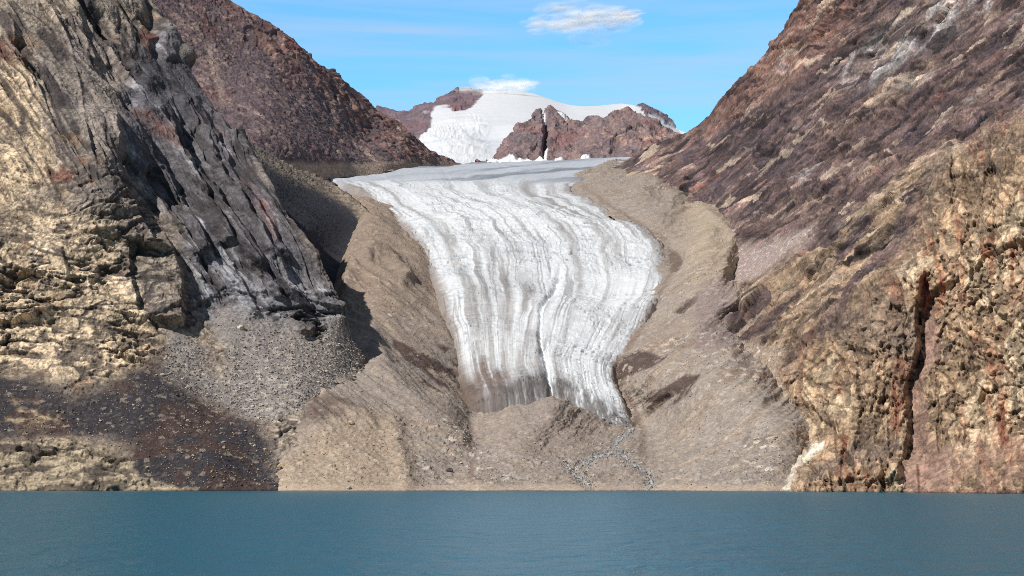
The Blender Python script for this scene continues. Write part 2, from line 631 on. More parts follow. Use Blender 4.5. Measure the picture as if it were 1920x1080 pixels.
def rock_cliff():
    top = [(-420, -150), (-200, -120), (0, -90), (150, -60), (240, -40), (280, 0), (300, 30), (330, 82), (352, 130), (378, 175), (400, 212), (425, 245),
           (450, 275), (480, 315), (505, 345), (530, 380), (560, 425), (590, 465), (610, 500), (630, 535), (645, 570), (650, 600), (660, 640), (690, 680)]
    bot = [(-420, 990), (690, 990)]
    s = Sheet().cols(-420, 690, STEP, top, bot, int(960 / STEP), CLIFF_CTRL,
                     [(-40, 120, 10), (-200, 480, 10), (-420, 900, -60), (-620, 1300, -300), (-800, 1800, -800)]).finish()
    W, x, y = s.W, s.x, s.y
    wx = x + 14 * fbm(W, 1 / 60, 4, seed=1) + 22 * fbm(W, 1 / 220, 2, seed=5)
    wy = y + 14 * fbm(W, 1 / 60, 4, seed=2) + 22 * fbm(W, 1 / 220, 2, seed=6)
    bx = wx + 22 * fbm(W, 1 / 22, 4, seed=8, gain=.65)
    by = wy + 16 * fbm(W, 1 / 22, 4, seed=9, gain=.65)
    talus = poly(bx, by, [(395, 565), (430, 575), (470, 595), (500, 600), (520, 628), (545, 605), (575, 640), (598, 648), (610, 612), (650, 590), (700, 700), (560, 760), (500, 790), (380, 740), (300, 690), (330, 615), (370, 640), (400, 685), (428, 705), (432, 660), (408, 610)], 14)
    lichen = poly(bx, by, [(-500, 700), (60, 705), (150, 745), (230, 700), (300, 650), (360, 690), (440, 760), (500, 790), (530, 930), (360, 925), (300, 870), (200, 830), (-500, 828)], 24)
    shelf = poly(bx, by, [(-500, 832), (150, 828), (250, 850), (280, 890), (370, 925), (370, 1000), (-500, 1000)], 10)
    hump = poly(bx, by, [(260, 850), (380, 845), (470, 875), (520, 930), (500, 1000), (360, 1000), (380, 915), (280, 900)], 10)
    loose = np.clip(talus + lichen * .9 + hump * .6, 0, 1)
    rock = 1 - loose
    # directions of the rock fabric: steep to the right on the shoulder, level lower down
    G = s.fabric(58, 9, 910)
    H = s.fabric(4, 12, 920)
    Wd = W + 10 * np.stack([fbm(W, 1 / 70, 3, seed=k) for k in (11, 12, 13)], -1)
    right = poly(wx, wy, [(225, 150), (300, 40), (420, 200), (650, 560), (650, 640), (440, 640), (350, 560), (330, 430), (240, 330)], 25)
    steep = np.clip(sstep(480, 240, wy + 50 * fbm(W, 1 / 130, 3, seed=29)) + right * sstep(600, 500, wy), 0, 1)
    k = steep
    g1 = cells(G, 1 / 150, 4, (.22, 1.5, 1)); g2 = cells(G, 1 / 60, 5, (.22, 1.5, 1)); g3 = cells(G, 1 / 22, 6, (.28, 1.4, 1))
    c1 = cells(H, 1 / 120, 1, (.55, 1.8, 1)); c2 = cells(H, 1 / 46, 2, (.5, 1.7, 1)); c3 = cells(H, 1 / 19, 3, (.6, 1.5, 1))
    f3 = cells(Wd, 1 / 9, 9)
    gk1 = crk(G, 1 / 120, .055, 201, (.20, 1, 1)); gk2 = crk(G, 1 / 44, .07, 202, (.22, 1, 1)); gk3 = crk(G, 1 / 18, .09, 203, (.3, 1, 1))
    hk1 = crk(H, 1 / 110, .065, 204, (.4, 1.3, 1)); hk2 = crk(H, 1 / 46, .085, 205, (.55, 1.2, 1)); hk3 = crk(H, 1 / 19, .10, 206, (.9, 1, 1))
    big = fbm(W, 1 / 420, 4, seed=21)
    rid = fbm(G, 1 / 170, 5, seed=22, ridged=True, scale=(.25, 1, 1))
    d_lvl = 20 * c1[0] + 9 * c2[0] + 4 * c3[0] - 8 * hk1 - 5 * hk2 - 1.2 * hk3
    d_stp = 38 * g1[0] + 20 * g2[0] + 8 * g3[0] - 9 * gk1 - 5 * gk2 - 2 * gk3 + (rid - .4) * lerp(14, 30, right)
    rough = sstep(-.2, .4, fbm(W, 1 / 160, 4, seed=28)) * .9 + .2
    d = rock * (rough * lerp(d_lvl, d_stp, k) + 22 * big + 1.2 * f3[0] + 1.0 * fbm(Wd, 1 / 6, 3, seed=23))
    d += loose * (9 * big + 3.0 * fbm(W, 1 / 40, 4, seed=24) + 1.3 * np.maximum(cells(W, 1 / 8, 7)[0], -.3) + 1.0 * fbm(W, 1 / 5, 2, seed=25))
    d -= shelf * (2.5 * crk(H, 1 / 70, .10, 221, (.45, 1.2, 1)) + 1.5 * crk(Wd, 1 / 36, .10, 222))
    d += shelf * (6 * fbm(Wd, 1 / 45, 3, seed=27, ridged=True, scale=(.5, 1, 1.6)))
    # buttresses with steep right-hand edges: the dark clefts lie behind them
    jx, jy = wx - .35 * (wx - x), wy
    out = step_edge(jx, jy, [(196, 180), (226, 240), (236, 290), (244, 340), (256, 400), (290, 450), (322, 470)], 46, 150, 215, 455)
    out += step_edge(jx, jy, [(300, 430), (330, 470), (338, 520), (343, 575), (346, 610)], 34, 110, 455, 595)
    out += step_edge(jx, jy, [(245, 440), (252, 500), (262, 560)], 16, 60, 470, 570)
    out += step_edge(jx, jy, [(258, -40), (270, 20), (288, 70), (298, 115), (330, 190)], 15, 90, -20, 150)
    out += step_edge(jx, jy, [(300, 190), (345, 260), (378, 330), (415, 400), (450, 470)], 24, 80, 200, 450)
    out += step_edge(jx, jy, [(345, 150), (400, 250), (455, 340), (520, 440), (560, 500)], 20, 60, 180, 480)
    out += step_edge(jx, jy, [(148, -20), (160, 40), (178, 90), (190, 120)], 14, 40, -20, 105)
    out += step_edge(jx, jy, [(10, 20), (30, 60), (42, 100), (70, 120)], 18, 60, 30, 110)
    out += step_edge(jx, jy, [(120, 480), (128, 530), (170, 560)], 10, 60, 480, 545)
    out += step_edge(jx, jy, [(420, 500), (470, 560), (500, 610)], 14, 60, 520, 600) + step_edge(jx, jy, [(500, 480), (560, 560), (600, 610)], 14, 60, 500, 600)
    out += step_edge(jx, jy, [(262, 230), (300, 300), (352, 380), (388, 450), (410, 490)], 30, 70, 240, 470)
    out += step_edge(jx, jy, [(330, 230), (372, 300), (430, 385), (486, 470), (520, 530)], 30, 60, 250, 500)
    out += step_edge(jx, jy, [(385, 260), (440, 350), (500, 440), (560, 540), (590, 590)], 26, 50, 280, 560)
    out += step_edge(jx, jy, [(290, 330), (318, 390), (350, 440)], 22, 40, 330, 430)
    out += step_edge(jx, jy, [(455, 440), (500, 505), (545, 580)], 18, 40, 450, 565)
    out *= rock * 1.25
    back = np.zeros(s.sh); back[s.nvis + 13:] = 1
    back = back.ravel()
    d *= (1 - .5 * back)
    out *= (1 - back)
    V = s.displaced(d, out, .45)
    # ---- mineral tint, with shade painted into the right flank
    n_a = fbm(Wd, 1 / 130, 5, seed=31)
    n_b = fbm(Wd, 1 / 45, 5, seed=32, gain=.6)
    n_s = fbm(G, 1 / 34, 5, seed=33, gain=.65, scale=(.14, 1, 1))
    n_v = fbm(W, 1 / 26, 5, seed=34, gain=.62, scale=(1, 1, .12))
    n_h = fbm(H, 1 / 34, 5, seed=35, gain=.62, scale=(.3, 1.3, 1))
    veins = fbm(Wd, 1 / 55, 5, seed=36, gain=.6, ridged=True)
    col = np.repeat(S(160, 146, 130)[None], len(W), 0)
    tan = poly(wx, wy, [(-500, 90), (60, 110), (110, 320), (60, 360), (210, 440), (260, 560), (300, 650), (230, 710), (100, 720), (-500, 720)], 30)
    col = mixc(col, S(214, 190, 158), tan * sstep(-.6, .2, n_a + .3))
    grey = poly(wx, wy, [(40, 90), (160, 40), (270, 60), (330, 200), (260, 260), (240, 400), (150, 380), (110, 300)], 30)
    col = mixc(col, S(140, 130, 122), grey * .8)
    col = mixc(col, S(78, 79, 88), right * .85)  # dark grey rock, deepened with the painted shade of this flank
    col = mixc(col, S(166, 166, 168), right * sstep(.12, .38, n_s + .4 * n_b) * .8)
    lowr = poly(wx, wy, [(390, 480), (560, 500), (645, 590), (620, 640), (430, 620)], 22)
    col = mixc(col, S(165, 165, 168), lowr * .6 * sstep(-.3, .2, n_s))
    # dark varnish and lichen streaks; the carved cracks are tinted darker too
    vtop = poly(wx, wy, [(-500, 100), (150, 120), (160, 380), (-500, 360)], 25)
    col = mixc(col, S(98, 82, 72), vtop * sstep(.10, .42, n_v) * .75)
    col = mixc(col, S(72, 66, 66), rock * (1 - vtop) * (1 - shelf) * sstep(.16, .5, n_h) * (1 - k) * .75)
    col = mixc(col, S(66, 63, 70), rock * k * sstep(.10, .40, -n_s + .25 * n_b) * .85)
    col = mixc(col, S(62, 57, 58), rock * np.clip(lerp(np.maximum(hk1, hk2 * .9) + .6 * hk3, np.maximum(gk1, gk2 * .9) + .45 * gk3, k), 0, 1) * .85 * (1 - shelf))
    spk = fbm(W, 1 / 6.5, 3, seed=37, gain=.7)
    col *= (1 + rock * .26 * np.clip(spk * 1.4, -1, 1))[:, None]
    col = mixc(col, S(150, 120, 88), rock * (1 - right) * sstep(.25, .5, n_b - n_a * .5) * .5)
    # rust
    ru = (poly(wx, wy, [(60, 340), (75, 305), (120, 295), (152, 310), (150, 335), (95, 330)], 7)
          + poly(wx, wy, [(265, 20), (285, 60), (300, 105), (290, 110), (272, 60)], 5)
          + poly(wx, wy, [(385, 210), (402, 225), (410, 262), (398, 250)], 6)
          + poly(wx, wy, [(240, 195), (290, 215), (345, 265), (360, 300), (320, 275), (250, 220)], 10) * .7
          + poly(wx, wy, [(455, 335), (500, 385), (530, 450), (500, 440), (465, 380)], 12) * .6
          + poly(wx, wy, [(-500, 40), (40, 60), (60, 110), (-500, 120)], 14) * .7)
    col = mixc(col, S(120, 74, 60), np.clip(ru, 0, 1) * sstep(-.05, .25, n_b * .6 + n_s * .8 + .08) * rock * .8)
    # small blocks differ from each other
    t1 = lerp(c3[2], g3[2], k); t2 = lerp(c2[2], g2[2], k)
    col *= (1 + rock * (.34 * (t1 - .5) + .44 * (t2 - .5) + .36 * (f3[2] - .5)))[:, None]
    # scree
    st = cells(W, 1 / 7.0, 8)[2]
    col = mixc(col, S(136, 129, 124), talus)
    col = mixc(col, S(176, 165, 152), talus * sstep(.80, .9, st) * sstep(580, 680, wy) * .8)
    col = mixc(col, S(104, 96, 92), talus * sstep(.25, .12, st) * sstep(600, 690, wy) * .8)
    li = np.clip(lichen + hump, 0, 1)
    dk = np.where((n_a > .05)[:, None], S(68, 55, 52)[None], S(55, 51, 54)[None])
    col = col + (dk - col) * (li * (1 - talus * .6))[:, None]
    col = mixc(col, S(72, 54, 50), li * sstep(.15, .4, n_b) * .6)
    pale = poly(wx, wy, [(-500, 740), (60, 765), (110, 760), (120, 800), (20, 805), (-500, 790)], 14)
    col = mixc(col, S(186, 164, 132), li * pale * sstep(.0, .3, n_b + .2 * n_h) * .8)
    col = mixc(col, S(150, 138, 122), li * sstep(.945, .975, st) * .6)
    col = mixc(col, S(98, 91, 86), li * sstep(.74, .82, st) * sstep(.95, .85, st) * .5)
    sm = shelf * (1 - hump)
    col = mixc(col, S(172, 156, 130), sm * .85)
    col = mixc(col, S(70, 62, 58), sm * sstep(.48, .72, fbm(Wd, 1 / 70, 4, seed=41, gain=.55, ridged=True, scale=(.55, 1, 1.5))) * .9)
    sk = np.clip(crk(H, 1 / 70, .10, 221, (.45, 1.2, 1)) + .8 * crk(Wd, 1 / 36, .10, 222) + .6 * crk(Wd, 1 / 15, .12, 223), 0, 1)
    col = mixc(col, S(58, 52, 50), sm * sk * .75)
    col = mixc(col, S(64, 57, 55), rock * (1 - right) * (1 - shelf) * crk(Wd, 1 / 15, .11, 224) * .6)
    col = mixc(col, S(70, 62, 60), sm * sstep(.2, .5, n_a) * sstep(-.1, .2, n_b) * .7)
    wet = sstep(921, 916, y) < .5
    col = np.where((wet & (V[:, 2] < 1.5))[:, None], col * .45, col)
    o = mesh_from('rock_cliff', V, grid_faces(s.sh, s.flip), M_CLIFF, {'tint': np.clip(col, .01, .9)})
    tag(o, 'steep pale tan and grey gneiss cliff rising from the water with dark scree at its foot', 'cliff', 'structure')
    note('rock_cliff %d' % len(V))
    return V, s, dict(talus=talus, lichen=li * (1 - talus), st=st)


# ------------------------------------------------------------------ shadowed debris slope behind the cliff
def talus_slope():
    top = [(330, 120), (400, 205), (430, 238), (480, 276), (520, 298), (560, 318), (600, 334), (650, 362), (690, 396), (720, 440), (760, 480)]
    ctrl = [(330, 120, 4300), (400, 205, 4350), (430, 238, 4450), (480, 276, 4700), (520, 298, 4900), (600, 334, 5150), (650, 362, 4900), (690, 396, 4500), (720, 440, 4100), (760, 480, 3850),
            (470, 310, 4050), (560, 370, 4250), (640, 410, 4420), (680, 425, 4420), (500, 360, 3720), (580, 430, 3780), (660, 470, 3960),
            (430, 640, 3200), (560, 520, 3500), (650, 540, 3500), (760, 640, 3300), (330, 640, 3300), (330, 300, 3800)]
    s = Sheet().cols(330, 760, STEP, top, [(330, 640), (760, 640)], int(380 / STEP), ctrl,
                     [(10, 60, -5), (20, 200, -60), (40, 500, -220)]).finish()
    W, x, y = s.W, s.x, s.y
    dn = np.array([0.75, -0.25, -0.6]); dn /= np.linalg.norm(dn)
    e2 = np.cross(dn, [0, 1, 0]); e2 /= np.linalg.norm(e2)
    G = np.stack([W @ dn, W @ e2, W @ np.cross(dn, e2)], -1).astype(F32)
    n_s = fbm(G, 1 / 30, 5, seed=3, gain=.6, scale=(.12, 1, 1))
    n_b = fbm(W, 1 / 50, 5, seed=4, gain=.6)
    st = cells(W, 1 / 9, 9)
    edge = sstep(46, 4, y - np.interp(x, [p[0] for p in top], [p[1] for p in top]))
    d = 6 * fbm(W, 1 / 160, 3, seed=5) + 4 * n_s + edge * (6 * n_b + 7 * np.maximum(cells(W, 1 / 24, 10)[0], -.2)) + 1.5 * st[0]
    V = s.displaced(d)
    col = np.repeat(S(44, 45, 53)[None], len(W), 0)  # shadow lying on the slope is put into this dark base tint
    col = mixc(col, S(150, 136, 118), sstep(34, 12, y + 6 * n_b - np.interp(x, [p[0] for p in top], [p[1] for p in top])) * .8)  # sunlit strip along the upper edge, painted paler
    col = mixc(col, S(70, 64, 64), sstep(.05, .35, n_s) * .6)
    col = mixc(col, S(76, 68, 66), edge * sstep(-.1, .25, n_b) * sstep(500, 540, x) * .9)
    col = mixc(col, S(170, 155, 135), sstep(.9, .95, st[2]) * edge * .7)
    o = mesh_from('debris_slope', V, grid_faces(s.sh, s.flip), M_SLOPE, {'tint': np.clip(col, .01, .9)})
    tag(o, 'shaded grey scree slope falling to the glacier behind the pale cliff', 'scree slope', 'structure')
    note('debris_slope')


# ------------------------------------------------------------------ red-brown mountain behind, left
def brown_mountain():
    top = [(120, -260), (200, -180), (300, -90), (360, -40), (400, -14), (430, 2), (460, 18), (490, 37), (520, 56), (548, 76), (562, 92), (600, 118), (625, 138), (650, 160), (668, 180),
           (700, 206), (730, 226), (760, 246), (785, 265), (810, 281), (835, 296), (855, 305), (885, 313), (920, 318)]
    bot = [(120, 420), (400, 400), (540, 345), (620, 334), (700, 328), (800, 328), (920, 332)]
    ctrl = [(120, -260, 6200), (300, -90, 6300), (430, 2, 6400), (550, 77, 6500), (700, 206, 6850), (785, 265, 7050), (855, 305, 7300), (920, 318, 7500),
            (120, 420, 5000), (400, 400, 5000), (480, 280, 5450), (540, 310, 5560), (580, 322, 5720), (620, 334, 5900), (700, 328, 6180), (800, 328, 6750), (920, 332, 7200),
            (560, 296, 5680), (640, 305, 5980), (720, 305, 6320), (800, 310, 6850),
            (300, 150, 5700), (420, 150, 5900), (560, 200, 6080), (680, 260, 6480)]
    s = Sheet().cols(120, 920, STEP * 1.0, top, bot, int(330 / STEP), ctrl, [(60, 200, -10), (250, 700, -200), (600, 1800, -800)]).finish()
    W, x, y = s.W, s.x, s.y
    dn = np.array([0.8, -0.35, -0.5]); dn /= np.linalg.norm(dn)
    e2 = np.cross(dn, [0, 1, 0]); e2 /= np.linalg.norm(e2)
    Wd = W + 20 * np.stack([fbm(W, 1 / 140, 3, seed=k) for k in (11, 12, 13)], -1)
    G = np.stack([Wd @ dn, Wd @ e2, Wd @ np.cross(dn, e2)], -1).astype(F32)
    topy = np.interp(x, [p[0] for p in top], [p[1] for p in top])
    boty = np.interp(x, [480, 540, 620, 700, 800, 860], [285, 306, 309, 306, 300, 306])
    bench = sstep(boty - 7, boty + 5, y + 4 * fbm(W, 1 / 90, 3, seed=50))
    crag = sstep(90, 20, y - topy + 30 * fbm(W, 1 / 300, 3, seed=51)) * sstep(330, 480, x)
    n_s = fbm(G, 1 / 55, 5, seed=52, gain=.62, scale=(.14, 1, 1))
    n_b = fbm(Wd, 1 / 90, 6, seed=53, gain=.62)
    c1 = cells(Wd, 1 / 120, 11); c2 = cells(Wd, 1 / 45, 12); c3 = cells(Wd, 1 / 19, 13)
    gul = fbm(G, 1 / 240, 4, seed=54, ridged=True, scale=(.25, 1, 1))
    d = (1 - bench) * (20 * fbm(W, 1 / 500, 3, seed=55) + (gul - .4) * 16 + (.15 + .5 * crag) * (22 * c1[0] + 10 * c2[0]) + 4 * c3[0] + 5 * n_b + 3 * n_s)
    d += bench * (4 * fbm(W, 1 / 80, 4, seed=56))
    V = s.displaced(d)
    col = np.repeat(S(104, 90, 92)[None], len(W), 0)
    col = mixc(col, S(96, 80, 84), sstep(-.1, .3, n_b) * .8)
    col = mixc(col, S(146, 126, 116), sstep(.12, .42, n_s) * .7)
    col = mixc(col, S(126, 94, 86), crag * sstep(-.3, .25, n_b + .4 * n_s) * .8)
    col = mixc(col, S(108, 76, 74), sstep(.18, .42, fbm(Wd, 1 / 180, 5, seed=57)) * .6)
    col = mixc(col, S(186, 160, 136), sstep(.88, .93, c3[2]) * .35)
    col = mixc(col, S(70, 58, 62), sstep(.14, .04, c3[2]) * .45)
    col *= (1 + .35 * (c2[2] - .5))[:, None]
    chute = np.exp(-(line_dist(x, y, [(388, 90), (405, 140), (418, 190)]) / 7) ** 2)
    col = mixc(col, S(150, 132, 122), chute * .7)
    col = mixc(col, S(160, 142, 124), bench * .9)
    col = mixc(col, S(112, 94, 84), bench * sstep(680, 760, x) * .8)
    o = mesh_from('brown_mountain', V, grid_faces(s.sh, s.flip), M_FAR, {'tint': np.clip(col, .01, .9)})
    tag(o, 'dark reddish brown mountain flank sloping down to the upper glacier', 'mountain', 'structure')
    note('brown_mountain')


# ------------------------------------------------------------------ ice-capped mountain at the head of the valley
def snow_mountain():
    top = [(560, 190), (640, 194), (670, 201), (705, 204), (740, 207), (760, 206), (785, 201), (805, 196), (822, 186), (836, 176), (850, 169), (858, 166.5), (870, 168), (888, 168), (905, 171),
           (920, 170), (945, 169.5), (975, 171.5), (1000, 175), (1020, 182), (1045, 191), (1070, 197), (1095, 199.5), (1120, 198.5), (1145, 196), (1165, 194), (1185, 196.5),
           (1195, 199), (1201, 193.5), (1206, 192), (1212, 196), (1218, 201), (1232, 208), (1246, 216), (1258, 224), (1266, 229), (1285, 240), (1310, 256), (1360, 280), (1450, 330)]
    bot = [(560, 335), (1450, 345)]
    ctrl = [(560, 190, 11500), (740, 207, 11800), (858, 166, 12400), (945, 170, 12300), (1020, 182, 12200), (1095, 199, 12000), (1165, 194, 12300), (1206, 192, 12300), (1266, 229, 11900), (1310, 256, 11500), (1450, 330, 11000),
            (560, 335, 8600), (850, 330, 8200), (850, 300, 8700), (1000, 330, 8400), (1450, 345, 8400), (800, 250, 10300), (880, 250, 10000), (950, 240, 10300), (1000, 280, 9200), (1150, 280, 9400),
            (1060, 205, 11700), (1250, 250, 10800), (720, 260, 10400), (870, 200, 11500)]
    s = Sheet().cols(560, 1450, STEP, top, bot, int(190 / STEP), ctrl, [(0, 300, 5), (0, 1200, -150), (0, 3000, -900)]).finish()
    W, x, y = s.W, s.x, s.y
    wx = x + 8 * fbm(W, 1 / 220, 6, seed=60, gain=.65)
    wy = y + 7 * fbm(W, 1 / 250, 5, seed=61, gain=.6)
    rockm = poly(wx, wy, [(500, 180), (705, 190), (740, 195), (800, 190), (830, 165), (858, 150), (906, 160), (907, 178), (888, 198), (872, 207), (852, 208), (838, 199), (815, 199), (808, 212), (806, 235),
                          (796, 255), (780, 268), (700, 300), (500, 320)], 2.5)
    tooth = poly(wx, wy, [(1192, 197), (1203, 188), (1214, 194), (1234, 207), (1258, 221), (1270, 231), (1250, 223), (1228, 214), (1213, 210), (1219, 222), (1227, 229), (1217, 228), (1209, 212), (1200, 201)], 1.6)
    rk = np.clip(rockm + tooth, 0, 1)
    drips = rk * 0 + poly(wx, wy, [(848, 206), (866, 207), (858, 225), (853, 250), (849, 230)], 3) * .5
    Wd = W + 30 * np.stack([fbm(W, 1 / 200, 3, seed=k) for k in (62, 63, 64)], -1)
    c1 = cells(Wd, 1 / 190, 14); c2 = cells(Wd, 1 / 70, 15)
    n_b = fbm(Wd, 1 / 200, 6, seed=65, gain=.6)
    # crevassed apron low on the left of the dome
    apron = poly(wx, wy, [(790, 230), (900, 215), (920, 260), (900, 310), (780, 320)], 22)
    crev = fbm(W, 1 / 160, 5, seed=66, gain=.6, ridged=True, scale=(.35, 1, 1.6))
    lo = sstep(-20, 40, y - 215)
    d = rk * (26 * c1[0] + 16 * c2[0] + 14 * n_b) + (1 - rk) * ((95 * fbm(W, 1 / 1100, 3, seed=67) + 24 * fbm(W, 1 / 320, 3, seed=70, scale=(.4, 1, 1))) * lo + apron * 45 * (crev - .4) + 4 * fbm(W, 1 / 90, 3, seed=68) * lo)
    V = s.displaced(d)
    col = np.repeat(np.array([[.62, .64, .66]], F32), len(W), 0)
    col = mixc(col, np.array([.44, .48, .53]), apron * sstep(.35, .1, crev) * .7)  # blue-grey shading of the crevasses painted into the snow
    snow_shade = fbm(W, 1 / 420, 5, seed=160, gain=.6, scale=(.3, 1, 1.4))
    col = mixc(col, np.array([.50, .54, .60]), lo * sstep(.02, .35, snow_shade) * .55)  # soft blue-grey shading of the snow surface put into its colour
    col = mixc(col, np.array([.62, .64, .66]), drips)
    rc = np.repeat(S(116, 100, 106)[None], len(W), 0)
    rc = mixc(rc, S(96, 84, 92), sstep(-.1, .3, n_b) * .8)
    rc = mixc(rc, S(126, 96, 96), sstep(.05, .4, fbm(Wd, 1 / 500, 4, seed=69)) * .7)
    rc = mixc(rc, np.array([.75, .78, .8]), sstep(.93, .96, c2[2]) * sstep(200, 240, y) * .8)
    rc *= (1 + .3 * (c2[2] - .5))[:, None]
    col = col + (rc - col) * rk[:, None]
    o = mesh_from('snow_mountain', V, grid_faces(s.sh, s.flip), M_SNOW, {'tint': np.clip(col, .01, .92)})
    tag(o, 'distant white snow dome with a purple brown rock summit on its left', 'snowy mountain', 'structure')
    note('snow_mountain')


def rock_peaks():
    top = [(895, 308), (918, 301), (926, 291), (934, 279), (950, 263), (968, 246), (985, 231), (1000, 216), (1008, 208), (1013, 206.5), (1018, 211), (1024, 210), (1030, 206), (1036, 205.5), (1042, 209),
           (1056, 218), (1070, 227), (1084, 233), (1100, 233), (1106, 226), (1116, 222.5), (1130, 223.5), (1140, 219), (1146, 212), (1156, 208), (1168, 209.5), (1176, 210), (1188, 215),
           (1204, 220), (1224, 228.5), (1238, 233), (1250, 238), (1262, 246), (1276, 256), (1300, 276), (1340, 300)]
    bot = [(895, 316), (1340, 316)]
    ctrl = [(895, 308, 8350), (1013, 206, 9000), (1036, 205, 9050), (1090, 233, 8900), (1116, 222, 8900), (1160, 208, 9000), (1250, 238, 8700), (1340, 300, 8100), (895, 316, 8200), (1000, 316, 8150), (1340, 316, 8000),
            (985, 260, 8480), (1025, 250, 8620), (1080, 270, 8450), (1120, 260, 8350), (1160, 250, 8430), (1220, 265, 8330), (1010, 295, 8250), (1150, 295, 8180)]
    s = Sheet().cols(895, 1340, STEP * .9, top, bot, int(120 / STEP), ctrl, [(0, 60, -10), (0, 260, -160), (0, 700, -600)]).finish()
    W, x, y = s.W, s.x, s.y
    Wd = W + 16 * np.stack([fbm(W, 1 / 120, 3, seed=k) for k in (71, 72, 73)], -1)
    c1 = cells(Wd, 1 / 150, 16, (1.2, 1.2, .55)); c2 = cells(Wd, 1 / 55, 17, (1.2, 1.2, .6))
    rib = fbm(Wd, 1 / 170, 5, seed=74, ridged=True, scale=(1, 1, .3))
    n_b = fbm(Wd, 1 / 130, 6, seed=75, gain=.62)
    chan = np.exp(-(line_dist(x + 3 * n_b, y, [(1019, 214), (1026, 240), (1024, 265), (1016, 296)]) / 4) ** 2)
    d = 15 * c1[0] + 8 * c2[0] + (rib - .4) * 50 + 9 * n_b - 40 * chan
    V = s.displaced(d)
    n_v = fbm(Wd, 1 / 60, 5, seed=76, gain=.6, scale=(1, 1, .25))
    col = np.repeat(S(126, 107, 106)[None], len(W), 0)
    col = mixc(col, S(104, 94, 98), sstep(-.1, .25, n_b) * .8)
    col = mixc(col, S(176, 146, 124), sstep(.08, .36, n_v) * sstep(1040, 1100, x) * .8)
    col = mixc(col, S(128, 92, 90), sstep(.1, .4, fbm(Wd, 1 / 260, 4, seed=77)) * .7)
    col *= (1 + .35 * (c2[2] - .5))[:, None]
    snow = (poly(x, y, [(1016, 211), (1022, 210), (1024, 226), (1020, 228)], 1.6) + poly(x, y, [(1042, 216), (1046, 215), (1062, 226), (1060, 229)], 1.6)
            + poly(x + 2 * n_b, y, [(1016, 298), (1024, 276), (1027, 276), (1023, 302)], 1.5)
            + poly(x + 4 * n_b, y + 4 * n_b, [(890, 318), (918, 301), (935, 304), (958, 296), (970, 303), (992, 297), (1000, 302), (1040, 296), (1060, 304), (1098, 297), (1120, 303), (1140, 318)], 1.5))
    col = mixc(col, np.array([.82, .85, .88]), snow)
    o = mesh_from('rock_peaks', V, grid_faces(s.sh, s.flip), M_FAR, {'tint': np.clip(col, .01, .9)})
    tag(o, 'twin jagged brown rock peaks standing in front of the white snow dome', 'rocky peaks', 'structure')
    note('rock_peaks')


# ------------------------------------------------------------------ glacier
GROWS = [(905, 302, 1215, 292, 8800), (880, 306, 1200, 295, 8300), (835, 310, 1185, 297.5, 7800), (720, 315, 1158, 308, 6900), (605, 326, 1118, 325, 6200), (640, 341, 1078, 340, 5650), (692, 366, 1106, 365, 5000),
         (745, 405, 1165, 402, 4450), (786, 450, 1240, 448, 3970), (803, 490, 1256, 496, 3640), (815, 520, 1254, 518, 3490), (840, 590, 1212, 590, 3190), (855, 640, 1180, 640, 3040),
         (863, 690, 1151, 680, 2930), (871, 735, 1166, 728, 2835), (882, 778, 1193, 788, 2750), (888, 800, 1198, 806, 2735), (890, 830, 1200, 838, 2760)]


